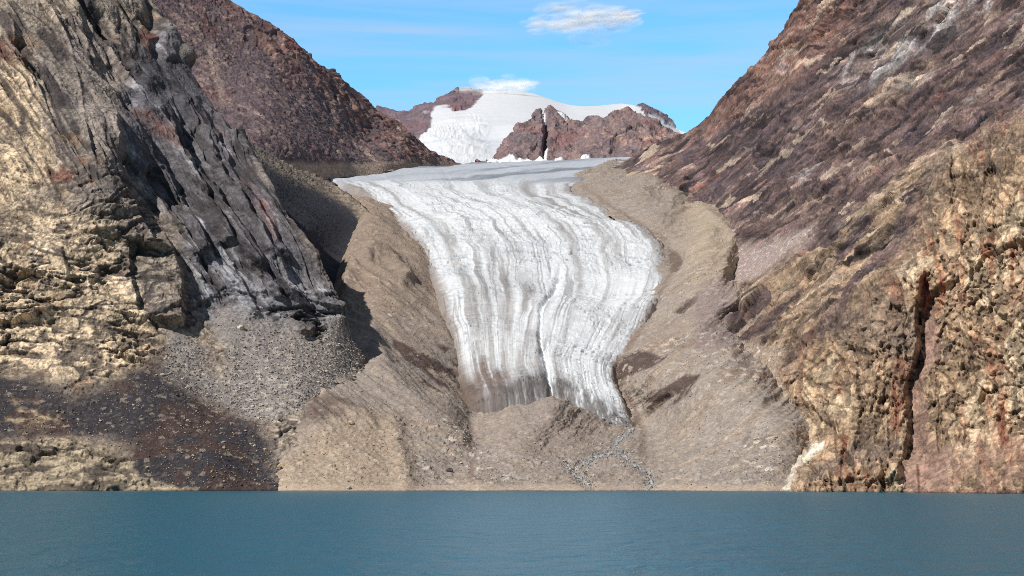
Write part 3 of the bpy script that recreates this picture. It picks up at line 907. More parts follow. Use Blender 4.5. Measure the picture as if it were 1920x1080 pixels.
def glacier():
    s = Sheet().rows(GROWS, 760, 420, left=[(-18, 10, -30), (-20, 30, -60)], right=[(18, 10, -30), (20, 30, -60)])
    # order of flank columns: outermost last
    s.finish()
    W, x, y = s.W, s.x, s.y
    U, T = s.U.ravel().astype(F32), s.T.ravel().astype(F32)
    low = sstep(330, 360, y)
    arch = 4 * U * (1 - U)
    Wl = W
    width = 400.0
    F = np.stack([U * 900 + 30 * fbm(W, 1 / 300, 3, seed=80) + 8 * fbm(W, 1 / 70, 3, seed=79), T * 4200, 0 * U], -1).astype(F32)       # flow coordinates
    Fa = F
    s1 = fbm(Fa, 1 / 120, 4, seed=81, gain=.52, scale=(1, .045, 1))
    s2 = fbm(Fa, 1 / 36, 4, seed=82, gain=.5, scale=(1, .040, 1))
    s3 = fbm(Fa, 1 / 230, 3, seed=83, scale=(1, .08, 1))
    tr = fbm(Fa, 1 / 70, 5, seed=84, gain=.6, ridged=True, scale=(.16, 1.1, 1))
    und = fbm(Fa, 1 / 420, 3, seed=78, scale=(.5, 1, 1))
    sm = fbm(W, 1 / 180, 4, seed=85)
    patch = sstep(-.3, .2, fbm(Fa, 1 / 200, 4, seed=77, gain=.6, scale=(1, .35, 1)))
    fine = fbm(W, 1 / 18, 4, seed=86, gain=.6)
    rough = cells(W + 6 * np.stack([fine, s2, s1], -1), 1 / 16, 18)
    up = sstep(346, 330, y)
    fall = sstep(345, 400, y) * sstep(520, 480, y)
    lowt = sstep(500, 560, y) * sstep(790, 700, y)
    d = 22 * (arch ** .6 - .8) * sstep(300, 420, y) + 4 * s1 + 1.6 * s2 + 6 * s3 + 7 * sm + 1.4 * fine + 42 * und * low
    d += lowt * 4.5 * (tr - .4) * sstep(-.2, .2, sm) + fall * (3.0 * (tr - .4) + 2.2 * rough[0]) + .7 * rough[0]
    d += up * 14 * fbm(W, 1 / 420, 4, seed=75, scale=(.35, 1, 1))
    cv1 = crk(Fa + 14 * np.stack([0 * sm, fbm(W, 1 / 60, 3, seed=73), 0 * sm], -1).astype(F32), 1 / 60, .055, 71, (.16, 1, 1)) * sstep(0, .25, fbm(W, 1 / 200, 3, seed=72) + .12) * low
    cv2 = crk(Fa, 1 / 26, .08, 74, (.2, 1, 1)) * sstep(-.05, .2, fbm(W, 1 / 150, 3, seed=69)) * low
    d -= 5 * cv1 + 2.5 * cv2
    # step across the tongue, central channel, margins breaking up
    stepy = np.interp(x, [800, 880, 960, 1060, 1160, 1255], [498, 505, 497, 492, 500, 512])
    d += 9 * sstep(-26, 2, y - stepy) * sstep(60, 5, y - stepy)
    chx = line_dist(x + 5 * fine + 3 * s1, y, [(1048, 505), (1035, 545), (1015, 590), (1013, 640), (1024, 690), (1033, 730), (1035, 765)])
    d -= 11 * np.exp(-(chx / 5.5) ** 2) * sstep(490, 540, y)
    edge = np.minimum(U, 1 - U)
    d += sstep(.06, 0, edge) * low * (4 * rough[0] - 2)
    V = s.displaced(d)
    # ---- ice and debris, plus painted plateau shading
    col = np.repeat(np.array([[.66, .68, .69]], F32), len(W), 0)
    col = mixc(col, np.array([.44, .445, .45]), sstep(-.06, .26, s1 + .5 * s2) * .66 * (.4 + .6 * patch) * (1 - up))
    col = mixc(col, np.array([.33, .32, .305]), sstep(.04, .26, s2 + .35 * s1) * .8 * (.25 + .75 * patch) * (1 - up))
    b1 = np.exp(-((U - .30 - .03 * s3) / .035) ** 2) * sstep(400, 520, y) + .9 * np.exp(-((U - .115 - .02 * s3) / .018) ** 2) * sstep(600, 420, y) + .7 * np.exp(-((U - .42) / .02) ** 2) * sstep(480, 560, y)
    lowb = sstep(505, 550, y) * (.55 + .45 * sstep(-.3, .2, s2))
    b1 = b1 + lowb * (.9 * np.exp(-((U - .17 - .02 * s3) / .032) ** 2) + .9 * np.exp(-((U - .395 - .02 * s3) / .024) ** 2) + .6 * np.exp(-((U - .505) / .022) ** 2) * sstep(540, 590, y))
    b1 = b1 + .8 * 1.1 * np.exp(-((U - .80 - .02 * s3) / .028) ** 2) * sstep(520, 440, y) + .5 * np.exp(-((U - .62) / .03) ** 2) + .6 * np.exp(-((U - .47) / .05) ** 2) * sstep(620, 700, y)
    col = mixc(col, np.array([.26, .24, .225]), np.clip(b1, 0, 1) * sstep(-.5, .05, s2 + s1 * .5) * .88 * (1 - up))
    col = mixc(col, np.array([.52, .53, .54]), lowt * sstep(.45, .15, tr) * sstep(-.2, .3, sm) * .75)
    band = fbm(np.stack([x * 1.0 + y * 5, y * 11.0 + x * .9 + 60 * fbm(W, 1 / 400, 3, seed=64), 0 * x], -1).astype(F32), 1 / 60, 4, seed=88, gain=.6, scale=(.16, .6, 1))
    col = mixc(col, np.array([.40, .43, .47]), up * .85)  # upper plateau darkened in colour for the shading of grazing light
    col = mixc(col, np.array([.15, .17, .20]), up * sstep(-.05, .3, band) * .8)
    col = mixc(col, np.array([.43, .50, .55]), fall * sstep(.15, .4, fbm(W, 1 / 120, 4, seed=87)) * .5)
    ln1 = crk(Fa, 1 / 70, .045, 161, (1, .028, 1), 3) * sstep(-.2, .2, fbm(Fa, 1 / 160, 3, seed=162, scale=(1, .3, 1)) + .1)
    ln2 = crk(Fa, 1 / 26, .07, 163, (1, .03, 1), 3) * sstep(-.1, .2, fbm(Fa, 1 / 120, 3, seed=164, scale=(1, .3, 1)))
    col = mixc(col, np.array([.22, .21, .205]), np.clip(ln1 + .6 * ln2, 0, 1) * .62 * (1 - up))
    col = mixc(col, np.array([.26, .30, .33]), cv1 * .7)
    col = mixc(col, np.array([.40, .42, .44]), cv2 * .5)
    # dirty snout
    brown = poly(x + 10 * s1, y + 8 * fine, [(868, 690), (885, 700), (905, 660), (925, 690), (955, 700), (945, 775), (890, 800), (868, 740)], 12)
    col = mixc(col, S(104, 86, 76), brown * sstep(-.55, .05, s2 + .5 * fine) * .85)
    snout = sstep(-6, 22, y + 8 * fine - np.interp(x, [870, 900, 950, 985, 1035, 1080, 1130, 1165, 1200], [690, 735, 728, 708, 700, 706, 735, 755, 760]))
    rad = fbm(np.stack([x * 1.0, y * .35, 0 * x], -1).astype(F32), 1 / 9, 4, seed=89, gain=.6)
    col = mixc(col, S(92, 86, 84), snout * sstep(-.45, .15, rad + .1) * .85)
    col = mixc(col, S(122, 108, 98), sstep(.055, .0, edge + .02 * fine) * low * .8)
    side = sstep(.16, .02, U + .06 * fine + .05 * s2) * sstep(640, 730, y)
    col = mixc(col, S(104, 90, 80), side * .9)
    ww = np.exp(-(chx / 2.2) ** 2) * sstep(500, 540, y)
    col = mixc(col, np.array([.86, .88, .9]), ww * .8)
    o = mesh_from('glacier', V, grid_faces(s.sh, s.flip), M_ICE, {'tint': np.clip(col, .02, .9)})
    tag(o, 'white and grey streaked glacier tongue flowing down the middle of the valley', 'glacier', 'structure')
    note('glacier %d' % len(V))


WALL_CTRL = [(2650, 1000, 1400), (2650, 925, 1450), (2650, 500, 1800), (2650, 0, 2300), (2650, -560, 3200), (1040, 356, 6300), (1100, 337, 6400), (1180, 298, 6700), (1290, 246, 6500), (1385, 150, 5700), (1440, 90, 5300), (1503, 0, 4850), (1600, -140, 4500), (1800, -300, 4050), (2250, -480, 3500),
            (1130, 372, 5850), (1190, 342, 5500), (1260, 380, 4850), (1340, 410, 4400), (1376, 445, 3880), (1390, 520, 3370), (1345, 600, 3040), (1374, 645, 2830), (1425, 700, 2690), (1465, 755, 2560), (1492, 792, 2450), (1455, 850, 2340), (1462, 918, 2150), (1465, 948, 2060),
            (1200, 570, 3700), (1300, 720, 2850),
            (1550, 920, 2070), (1680, 922, 1990), (1800, 925, 1880), (1920, 927, 1810), (2250, 930, 1650), (1465, 1000, 2040), (1680, 1000, 1900), (1920, 1000, 1720), (2250, 1000, 1550),
            (1920, 700, 2010), (1920, 500, 2150), (1920, 300, 2350), (1920, 100, 2680), (1920, 0, 2870), (2250, 500, 1950), (2250, 0, 2450),
            (1700, 500, 2430), (1700, 300, 2800), (1700, 100, 3350), (1700, 0, 3650), (1550, 600, 2560), (1550, 800, 2310), (1500, 500, 3000), (1500, 300, 3850), (1500, 150, 4450),
            (1400, 350, 4400), (1400, 250, 5050), (1600, 400, 2900), (1600, 200, 3600), (1700, 800, 2160), (1830, 800, 2060), (1830, 600, 2230)]


# ------------------------------------------------------------------ moraines and outwash fan
STREAM = [[(1186, 798), (1178, 812), (1158, 826), (1150, 840), (1162, 850)], [(1150, 846), (1120, 854), (1090, 866), (1068, 876)], [(1066, 872), (1080, 890), (1098, 902), (1106, 914), (1110, 922)],
          [(1162, 846), (1182, 862), (1205, 878), (1218, 892), (1222, 905), (1206, 922)]]


def moraine():
    rows = [(590, 322, 1196, 296), (640, 347, 1206, 328), (693, 386, 1262, 374), (690, 410, 1334, 405), (676, 445, 1378, 443), (662, 478, 1364, 482), (650, 520, 1353, 522), (642, 600, 1346, 600),
            (624, 650, 1374, 645), (586, 712, 1426, 700), (580, 752, 1464, 752), (560, 797, 1494, 790), (532, 850, 1482, 850), (512, 915, 1474, 916), (510, 945, 1476, 945)]
    ctrl = [(590, 322, 6250), (640, 347, 5750), (693, 386, 4750), (690, 410, 4330), (676, 445, 3960), (662, 478, 3640), (650, 520, 3420), (642, 600, 3050), (624, 650, 2790), (586, 712, 2570), (580, 752, 2470), (560, 797, 2385), (532, 850, 2310), (520, 916, 2217), (520, 945, 2185),
            (1196, 296, 7600), (1206, 328, 5600), (1262, 374, 4720), (1334, 405, 4250), (1378, 443, 3860), (1364, 482, 3520), (1353, 522, 3300), (1346, 600, 2980), (1374, 645, 2790), (1426, 700, 2620), (1464, 752, 2490), (1494, 790, 2390), (1482, 850, 2270), (1474, 916, 2165), (1476, 945, 2085),
            (1140, 330, 5900), (1085, 345, 5700), (1110, 368, 5080), (1180, 400, 4520), (1250, 440, 4080), (1290, 420, 4250), (1262, 500, 3660), (1310, 480, 3560), (1225, 590, 3230), (1280, 560, 3200), (1190, 640, 3070), (1160, 680, 2980), (1172, 728, 2880), (1203, 800, 2760),
            (1240, 720, 2740), (1300, 650, 2830), (1330, 720, 2600), (1400, 800, 2400), (1300, 850, 2380), (1380, 560, 3080),
            (690, 352, 5500), (760, 420, 4480), (795, 490, 3740), (820, 545, 3500), (850, 630, 3140), (862, 700, 2970), (875, 760, 2810), (880, 790, 2720),
            (720, 500, 3460), (690, 480, 3560), (740, 590, 3100), (740, 680, 2790), (800, 720, 2790), (700, 745, 2560), (640, 775, 2430), (580, 850, 2305), (650, 850, 2300), (760, 860, 2330), (850, 800, 2560), (850, 870, 2360),
            (920, 795, 2640), (960, 776, 2665), (1035, 760, 2670), (1100, 788, 2690), (1150, 806, 2690), (1035, 735, 3000), (960, 745, 3000), (1110, 745, 3020), (1000, 640, 3400), (1020, 550, 3700), (1020, 450, 4250), (900, 380, 5100), (1000, 330, 6300),
            (1035, 820, 2500), (950, 850, 2400), (1180, 830, 2540), (1120, 860, 2420), (1220, 880, 2330), (900, 913, 2225), (1100, 914, 2225), (1250, 914, 2222), (760, 914, 2220), (900, 945, 2190), (1200, 945, 2180)]
    # the gravel runs on underneath the wall and the cliff
    Dw, Dc = Depth(WALL_CTRL), Depth(CLIFF_CTRL)
    ext = []
    for xl, yl, xr, yr in rows:
        for k in (35, 80):
            ctrl.append((xr + k, yr, float(Dw(np.array([xr + k]), np.array([yr]))[0]) * (1.02 + k * .0004)))
        lk = 60 if yl > 630 else 8
        if yl > 630:
            ctrl.append((xl - 60, yl, float(Dc(np.array([xl - 60]), np.array([yl]))[0]) * 1.05))
        ext.append((xl - lk, yl, xr + 80, yr))
    rows = ext
    s = Sheet().rows(rows, int(820 / STEP), int(1030 / STEP), ctrl,
                     left=[(-4, 8, -1), (-8, 20, -4), (-24, 50, -16), (-60, 120, -60)], right=[(6, 14, -2)]).finish()
    W, x, y = s.W, s.x, s.y
    fx = x + 5 * fbm(W, 1 / 40, 4, seed=91, gain=.6)
    fy = y + 4 * fbm(W, 1 / 40, 4, seed=92, gain=.6)
    n_a = fbm(W, 1 / 220, 4, seed=93)
    n_b = fbm(W, 1 / 40, 5, seed=94, gain=.6)
    n_f = fbm(W, 1 / 7, 3, seed=95, gain=.6)
    c1 = cells(W, 1 / 9, 19)
    c2 = cells(W, 1 / 20, 20)
    # gullies follow the fall of the slope: left flank falls to the right, right flank to the left
    dl = np.array([.62, -.60, -.5]); dl /= np.linalg.norm(dl)
    dr = np.array([-.75, -.50, -.4]); dr /= np.linalg.norm(dr)

    def fabric(dv, sd):
        e2 = np.cross(dv, [0, 0, 1.0]); e2 /= np.linalg.norm(e2)
        G = np.stack([W @ dv, W @ e2, W @ np.cross(dv, e2)], -1).astype(F32)
        return fbm(G, 1 / 55, 5, seed=sd, gain=.58, scale=(.14, 1, 1)), fbm(G, 1 / 22, 4, seed=sd + 1, gain=.6, scale=(.2, 1, 1))
    fl, fl2 = fabric(dl, 96)
    fr, fr2 = fabric(dr, 98)
    lr = sstep(960, 1060, x)
    fs = lerp(fl, fr, lr); fs2 = lerp(fl2, fr2, lr)
    rl = fbm(s.fabric(38, 8, 950), 1 / 26, 4, seed=151, gain=.6, ridged=True, scale=(.10, 1, 1))
    rr = fbm(s.fabric(-36, 8, 955), 1 / 26, 4, seed=152, gain=.6, ridged=True, scale=(.10, 1, 1))
    rill = lerp(rl, rr, lr)
    rbig = lerp(fbm(s.fabric(42, 8, 980), 1 / 75, 3, seed=153, ridged=True, scale=(.12, 1, 1)), fbm(s.fabric(-40, 8, 985), 1 / 75, 3, seed=154, ridged=True, scale=(.12, 1, 1)), lr)
    mount = sstep(840, 730, y)
    fan = sstep(860, 900, y)
    beach = sstep(905, 914, y)
    damp = 1 - .85 * beach
    d = damp * (6 * n_a * (1 - .6 * fan) + lerp(2, 7, mount) * fs + 2.2 * fs2 + 1.6 * n_b + (7.5 * (rill - .4) + 10 * (rbig - .4)) * (.25 + .75 * mount) + 2.0 * (1 - .5 * mount) * np.maximum(c1[0], -.1) * (1 + sstep(-.2, .3, n_b)) + .9 * (1 - .8 * mount) * n_f)
    # sharp moraine crests
    cr = line_dist(fx, fy, [(1230, 345), (1340, 408), (1376, 446), (1358, 490), (1350, 525)])
    d += 9 * np.exp(-(cr / 9) ** 2)
    cl = line_dist(fx, fy, [(652, 540), (668, 492), (700, 473), (724, 480), (760, 520)])
    d += 18 * np.exp(-(cl / 12) ** 2)
    d += 14 * np.exp(-(line_dist(fx, fy, [(640, 640), (700, 640), (716, 700), (780, 770), (860, 830)]) / 22) ** 2)
    d += 5 * np.exp(-(line_dist(fx, fy, [(545, 758), (610, 745), (665, 760), (690, 790)]) / 16) ** 2)
    d += 5 * np.exp(-(line_dist(fx, fy, [(735, 800), (752, 860), (760, 905)]) / 16) ** 2) - 1.5 * np.exp(-(line_dist(fx, fy, [(765, 800), (785, 860), (800, 905)]) / 12) ** 2)
    d += 7 * np.exp(-(line_dist(fx, fy, [(900, 800), (960, 776), (1035, 762), (1085, 778), (1130, 798)]) / 9) ** 2)
    # stream beds
    sd = np.min(np.stack([line_dist(x + 3 * n_b + 2 * n_f, y + 1.5 * n_b, p) for p in STREAM]), 0)
    bed = np.exp(-(sd / 11) ** 2)
    d -= 3.0 * bed
    d += 1.4 * bed * c1[0]
    # side gullies, hollows
    d -= 8 * np.exp(-(line_dist(fx, fy, [(1195, 790), (1240, 755), (1300, 712)]) / 7) ** 2)
    d -= 14 * np.exp(-(line_dist(fx, fy, [(1256, 490), (1275, 478), (1268, 500)]) / 9) ** 2)
    V = s.displaced(d)
    # ---- till colours
    col = np.repeat(S(153, 142, 132)[None], len(W), 0)
    col = mixc(col, S(146, 128, 112), sstep(700, 520, y) * sstep(1000, 800, x) * .8)
    col = mixc(col, S(176, 160, 137), sstep(1240, 1330, x) * sstep(640, 480, y) * .7)
    col = mixc(col, S(150, 134, 120), sstep(-.1, .35, fs) * .6)
    col = mixc(col, S(134, 108, 92), sstep(.05, .4, n_a) * sstep(-.2, .3, n_b) * .6 * sstep(880, 780, y))
    col = mixc(col, S(190, 168, 140), sstep(.12, .4, fs2) * .4)
    col = mixc(col, S(128, 110, 98), sstep(.34, .10, rill) * .6 * (.3 + .7 * mount))
    col = mixc(col, S(168, 149, 128), poly(fx, fy, [(500, 880), (600, 790), (700, 770), (760, 800), (780, 930), (500, 930)], 30) * .8)
    col = mixc(col, S(150, 136, 126), poly(fx, fy, [(880, 810), (960, 780), (1040, 762), (1110, 785), (1140, 840), (1060, 860), (960, 850)], 16) * .7)
    col = mixc(col, S(100, 84, 74), poly(fx, fy, [(500, 790), (545, 755), (590, 738), (640, 745), (690, 775), (650, 768), (600, 790), (560, 800), (500, 850)], 9) * sstep(-.5, .2, n_b) * .8)
    # fresh, wet till where ice is melting out
    dark = (poly(fx, fy, [(733, 634), (765, 645), (800, 665), (850, 690), (862, 704), (838, 696), (800, 688), (815, 706), (838, 716), (845, 728), (820, 722), (790, 690), (760, 672)], 2.5)
            + poly(fx, fy, [(780, 704), (800, 715), (832, 738), (826, 742), (792, 722)], 2.5)
            + poly(fx, fy, [(1155, 680), (1185, 665), (1235, 668), (1265, 662), (1225, 690), (1190, 702), (1165, 712)], 3)
            + poly(fx, fy, [(1205, 755), (1240, 730), (1290, 703), (1315, 706), (1300, 735), (1262, 765), (1275, 735), (1240, 752)], 2.5)
            + poly(fx, fy, [(1262, 583), (1275, 575), (1308, 548), (1312, 556), (1280, 586)], 2.5)
            + poly(fx, fy, [(1255, 470), (1272, 472), (1278, 490), (1266, 505), (1252, 490)], 4) * .8
            + poly(fx, fy, [(815, 640), (842, 655), (836, 662)], 2.5))
    col = mixc(col, S(88, 72, 67), np.clip(dark, 0, 1) * .95)
    rim = sstep(10, 0, np.abs(x - np.interp(y, [g[1] for g in GROWS], [g[0] for g in GROWS]) + 6 + 4 * n_b)) * sstep(360, 420, y)
    rim2 = sstep(12, 0, np.abs(x - np.interp(y, [g[3] for g in GROWS], [g[2] for g in GROWS]) - 6 + 4 * n_b)) * sstep(330, 380, y)
    col = mixc(col, S(116, 98, 86), np.clip(rim + rim2, 0, 1) * .55)
    # lilac scree under the right wall
    col = mixc(col, S(140, 124, 120), poly(fx, fy, [(1300, 560), (1320, 530), (1370, 520), (1390, 640), (1372, 655), (1310, 660)], 12) * .8)
    # stones
    rub = (poly(fx, fy, [(820, 790), (900, 850), (960, 900), (900, 900), (840, 850)], 16) + bed * .8 + poly(fx, fy, [(1395, 820), (1440, 800), (1450, 920), (1410, 920)], 12)
           + sstep(.05, .35, n_a) * .5)
    col = mixc(col, S(206, 196, 180), np.clip(.25 + rub, 0, 1) * sstep(.86, .93, c1[2]) * damp * .75)
    col = mixc(col, S(112, 104, 100), np.clip(.25 + rub, 0, 1) * sstep(.16, .07, c1[2]) * damp * .7)
    col = mixc(col, S(136, 131, 126), bed * .75)
    col *= (1 + .16 * (c2[2] - .5))[:, None]
    col = mixc(col, S(186, 166, 146), beach * .6)
    col = np.where((V[:, 2] < .7)[:, None], col * .5, col)
    col *= F32(.90)
    spk = fbm(W, 1 / 5.5, 3, seed=190, gain=.7)
    col *= (1 + .30 * damp * (1 - .75 * mount) * np.clip(spk * 1.4, -1, 1))[:, None]
    gl = np.interp(y, [g[1] for g in GROWS], [g[0] for g in GROWS]); gr = np.interp(y, [g[3] for g in GROWS], [g[2] for g in GROWS])
    under = (x > gl + 30) & (x < gr - 30) & (y < 700)          # no till where the ice lies
    fc = grid_faces(s.sh, s.flip)
    fc = fc[~under[fc].all(1)]
    o = mesh_from('moraine', V, fc, M_TILL, {'tint': np.clip(col, .01, .9)})
    tag(o, 'tan gravel moraines and outwash fan wrapping round the glacier snout', 'moraine', 'structure')
    # white meltwater runs over its bed
    wat = (sd < .9 + 3.4 * sstep(-.1, .45, n_b) + np.where(c1[2] > .7, 1.5, 0) + 1.5 * n_f).reshape(s.sh) & (y.reshape(s.sh) < 921) & (V[:, 2].reshape(s.sh) > .2)
    f = grid_faces(s.sh, s.flip)
    keep = wat.ravel()[f].sum(1) >= 3
    f = f[keep]
    u, inv = np.unique(f, return_inverse=True)
    m = bpy.data.materials.new('meltwater')
    m.use_nodes = True
    t = m.node_tree
    b = t.nodes['Principled BSDF']
    nz = N(t, 'ShaderNodeTexNoise', inputs={'Scale': .3, 'Detail': 4.0})
    rp = N(t, 'ShaderNodeValToRGB')
    rp.color_ramp.elements[0].position = .35
    rp.color_ramp.elements[0].color = (.20, .21, .21, 1)
    rp.color_ramp.elements[1].position = .6
    rp.color_ramp.elements[1].color = (.42, .43, .43, 1)
    tc = N(t, 'ShaderNodeTexCoord')
    t.links.new(tc.outputs['Object'], nz.inputs['Vector'])
    t.links.new(nz.outputs[0], rp.inputs[0])
    t.links.new(rp.outputs[0], b.inputs['Base Color'])
    b.inputs['Roughness'].default_value = .4
    st = mesh_from('melt_stream', V[u] + np.array([0, -.4, .7], F32), inv.reshape(-1, 4), m)
    tag(st, 'braided white meltwater stream running from the glacier snout to the fjord', 'stream', 'structure')
    note('moraine %d' % len(V))
    return V, s, dict(rub=np.clip(.12 + rub, 0, 1) * damp, bed=bed, under=under)


# ------------------------------------------------------------------ the big debris-streaked wall on the right
GULLY = [(1738, 500), (1728, 535), (1720, 570), (1718, 610), (1722, 640), (1715, 680), (1700, 710), (1698, 740), (1704, 780), (1702, 820), (1690, 880), (1684, 945)]


def rock_wall():
    top = [(1040, 356), (1100, 337), (1150, 313), (1180, 298), (1230, 273), (1262, 259), (1290, 246), (1306, 236), (1330, 215), (1345, 196), (1365, 172), (1385, 150), (1412, 118), (1440, 90), (1458, 70), (1475, 42),
           (1490, 18), (1503, 0), (1540, -60), (1600, -140), (1800, -300), (2250, -480), (2650, -560)]
    bot = [(1040, 430), (1200, 570), (1300, 720), (1400, 860), (1450, 1000), (2650, 1000)]
    s = Sheet().cols(1040, 2650, STEP, top, bot, int(820 / STEP), WALL_CTRL, [(60, 150, 10), (300, 600, 100), (900, 1500, 100), (2000, 2600, -800)]).finish()
    W, x, y = s.W, s.x, s.y
    wx = x + 12 * fbm(W, 1 / 60, 4, seed=101) + 20 * fbm(W, 1 / 240, 2, seed=103)
    wy = y + 12 * fbm(W, 1 / 60, 4, seed=102) + 20 * fbm(W, 1 / 240, 2, seed=104)
    cliff = poly(wx, wy, [(1440, 690), (1500, 640), (1600, 590), (1690, 500), (1730, 400), (1770, 300), (1860, 240), (1960, 200), (2300, 100), (2300, 1100), (1440, 1100), (1480, 800), (1440, 720)], 45)
    # debris runs down to the left along the wall
    G = s.fabric(-33, 13, 930)
    Gs = s.fabric(-52, 10, 935)
    K = s.fabric(86, 9, 940)
    Wd = W + 10 * np.stack([fbm(W, 1 / 80, 3, seed=k) for k in (105, 106, 107)], -1)
    s1 = fbm(G, 1 / 60, 6, seed=111, gain=.66, scale=(.12, 1, 1))
    s2 = fbm(G, 1 / 27, 5, seed=112, gain=.64, scale=(.16, 1, 1))
    s3 = fbm(G, 1 / 260, 4, seed=113, scale=(.25, 1, 1))
    s4 = fbm(G, 1 / 11, 4, seed=119, gain=.7, scale=(.22, 1, 1))
    g4 = cells(s.fabric(-34, 9, 965), 1 / 9, 30, (.17, 1.4, 1)); g5 = cells(s.fabric(-38, 9, 970), 1 / 22, 31, (.15, 1.4, 1))
    s5 = fbm(s.fabric(-35, 7, 960), 1 / 20, 5, seed=123, gain=.72, scale=(.20, 1, 1))
    rid = fbm(G, 1 / 110, 5, seed=114, ridged=True, scale=(.2, 1, 1))
    n_a = fbm(Wd, 1 / 200, 5, seed=115)
    n_b = fbm(Wd, 1 / 45, 5, seed=116, gain=.62)
    g1 = cells(G, 1 / 75, 21, (.25, 1.4, 1)); g2 = cells(G, 1 / 30, 22, (.3, 1.3, 1)); g3 = cells(G, 1 / 13, 23, (.6, 1.2, 1))
    q2 = cells(Gs, 1 / 40, 27, (.25, 1.5, 1)); q3 = cells(Gs, 1 / 16, 28, (.3, 1.4, 1))
    c1 = cells(K, 1 / 95, 24, (.75, 1.25, 1)); c2 = cells(K, 1 / 38, 25, (.8, 1.2, 1)); c3 = cells(K, 1 / 16, 26, (.9, 1.1, 1))
    f3 = cells(Wd, 1 / 8, 29)
    qk = crk(Gs, 1 / 40, .08, 211, (.22, 1, 1)); gk = crk(G, 1 / 50, .07, 212, (.2, 1, 1))
    kd = crk(s.fabric(-55, 9, 990), 1 / 46, .075, 217, (.4, 1.2, 1))
    kh = crk(s.fabric(6, 9, 975), 1 / 52, .07, 216, (.45, 1.2, 1))
    kk1 = crk(K, 1 / 110, .05, 213, (.5, 1.2, 1)); kk2 = crk(K, 1 / 46, .07, 214, (.7, 1.1, 1)); kk3 = crk(K, 1 / 20, .10, 215)
    mid = poly(wx, wy, [(1350, 640), (1400, 520), (1560, 420), (1700, 330), (1800, 280), (1740, 480), (1700, 560), (1560, 640), (1480, 700), (1430, 700)], 40) * (1 - cliff)
    blue = poly(wx, wy, [(1560, 150), (1640, 80), (1760, 10), (1850, -20), (1800, 60), (1700, 120), (1600, 175)], 22)
    steepf = np.clip(mid + blue, 0, 1)
    crag = sstep(.0, .3, s3 + .6 * n_a) * (1 - cliff)
    sky = poly(wx, wy, [(1290, 230), (1440, 60), (1503, -40), (1620, -40), (1540, 110), (1440, 190), (1340, 240)], 14)
    crag = np.clip(crag + sky * .8, 0, 1)
    d_s = (.3 + .7 * crag) * (24 * g1[0] + 11 * g2[0] - 5 * gk) + 4.5 * g3[0] + (rid - .4) * 20 + 6 * s1 + 6 * s2 + 1.0 * s4 + 3 * s5 + 2.6 * g4[0] + 7 * g5[0] - 2.2 * sstep(.1, 0, g5[1])
    d_s = lerp(d_s, 16 * q2[0] + 8 * q3[0] - 6 * qk + 8 * g1[0] + (rid - .4) * 12, steepf)
    d_c = 20 * c1[0] + 10 * c2[0] + 4 * c3[0] - 8 * kk1 - 4.5 * kk2 - 1.8 * kk3 - 5 * kh - 4 * kd + 5 * (fbm(K, 1 / 130, 5, seed=117, ridged=True, scale=(.3, 1, 1)) - .4)
    d = lerp(d_s, d_c, cliff) + 20 * fbm(W, 1 / 420, 3, seed=118) + 2.2 * f3[0] + 1.8 * fbm(Wd, 1 / 6, 3, seed=119)
    # buttress that ends at the straight gully: its right side drops away
    gx = np.interp(y, [p[1] for p in GULLY], [p[0] for p in GULLY]) + 4 * n_b
    off = x - gx
    out = step_edge(x + 4 * n_b, y, GULLY, 40, 260, 515, 900, 5)
    out -= 16 * np.exp(-((off - 14) / 16) ** 2) * sstep(500, 560, y) * sstep(900, 860, y)
    out += step_edge(wx, wy, [(1590, 560), (1598, 640), (1600, 700), (1606, 790)], 12, 50, 640, 780) + step_edge(wx, wy, [(1650, 600), (1656, 700), (1650, 800)], 9, 40, 640, 800)
    out += step_edge(wx, wy, [(1780, 260), (1790, 330), (1786, 400)], 16, 60, 270, 390)
    slab = sstep(4, 14, off) * sstep(48, 24, off + 14 * n_b) * sstep(540, 620, y) * sstep(1000, 860, y)
    d = lerp(d, d * .35, slab * .8)
    fanm = poly(wx, wy, [(1690, 960), (1720, 860), (1800, 830), (2000, 820), (2300, 830), (2300, 1000)], 18)
    d *= (1 - .55 * fanm)
    till = poly(wx, wy, [(1080, 350), (1180, 322), (1260, 365), (1335, 405), (1376, 445), (1330, 470), (1200, 470), (1040, 440)], 8)
    scree = poly(wx, wy, [(1355, 500), (1375, 470), (1440, 450), (1530, 425), (1500, 470), (1430, 520), (1380, 545), (1340, 640), (1290, 620), (1320, 560)], 12) \
        + poly(wx, wy, [(1310, 660), (1375, 640), (1470, 655), (1450, 690), (1500, 790), (1470, 830), (1380, 800), (1300, 740)], 10)
    scree = np.clip(scree, 0, 1)
    d = lerp(d, 3 * n_b + 5 * n_a + 1.5 * f3[0], np.clip(till + .85 * scree, 0, 1))
    V = s.displaced(d, out, .5 + .25 * cliff[:, None])
    # ---- mineral tint, with ledge shading painted in
    col = np.repeat(S(100, 82, 78)[None], len(W), 0)
    ss = s1 + .45 * s2
    col = mixc(col, S(148, 128, 110), sstep(.08, .34, ss + .25 * n_b) * .85)
    col = mixc(col, S(66, 57, 61), sstep(.02, .28, -ss + .25 * n_b) * .88)
    col = mixc(col, S(138, 88, 76), sstep(.16, .42, s3 * .7 + s2 * .5 + .3 * n_a) * .6)
    col = mixc(col, S(164, 160, 156), np.clip(sstep(.24, .46, s2 + .35 * n_a) * .7 + blue * sstep(.5, .75, q3[2]) * .6 + blue * .15, 0, 1))
    col = mixc(col, S(62, 57, 64), np.clip(sstep(.22, .42, -s2 + .3 * s3) * .75 + (qk * steepf + gk * crag) * .6, 0, 1))
    col = mixc(col, S(186, 160, 126), mid * sstep(.55, .75, q2[2]) * .4)
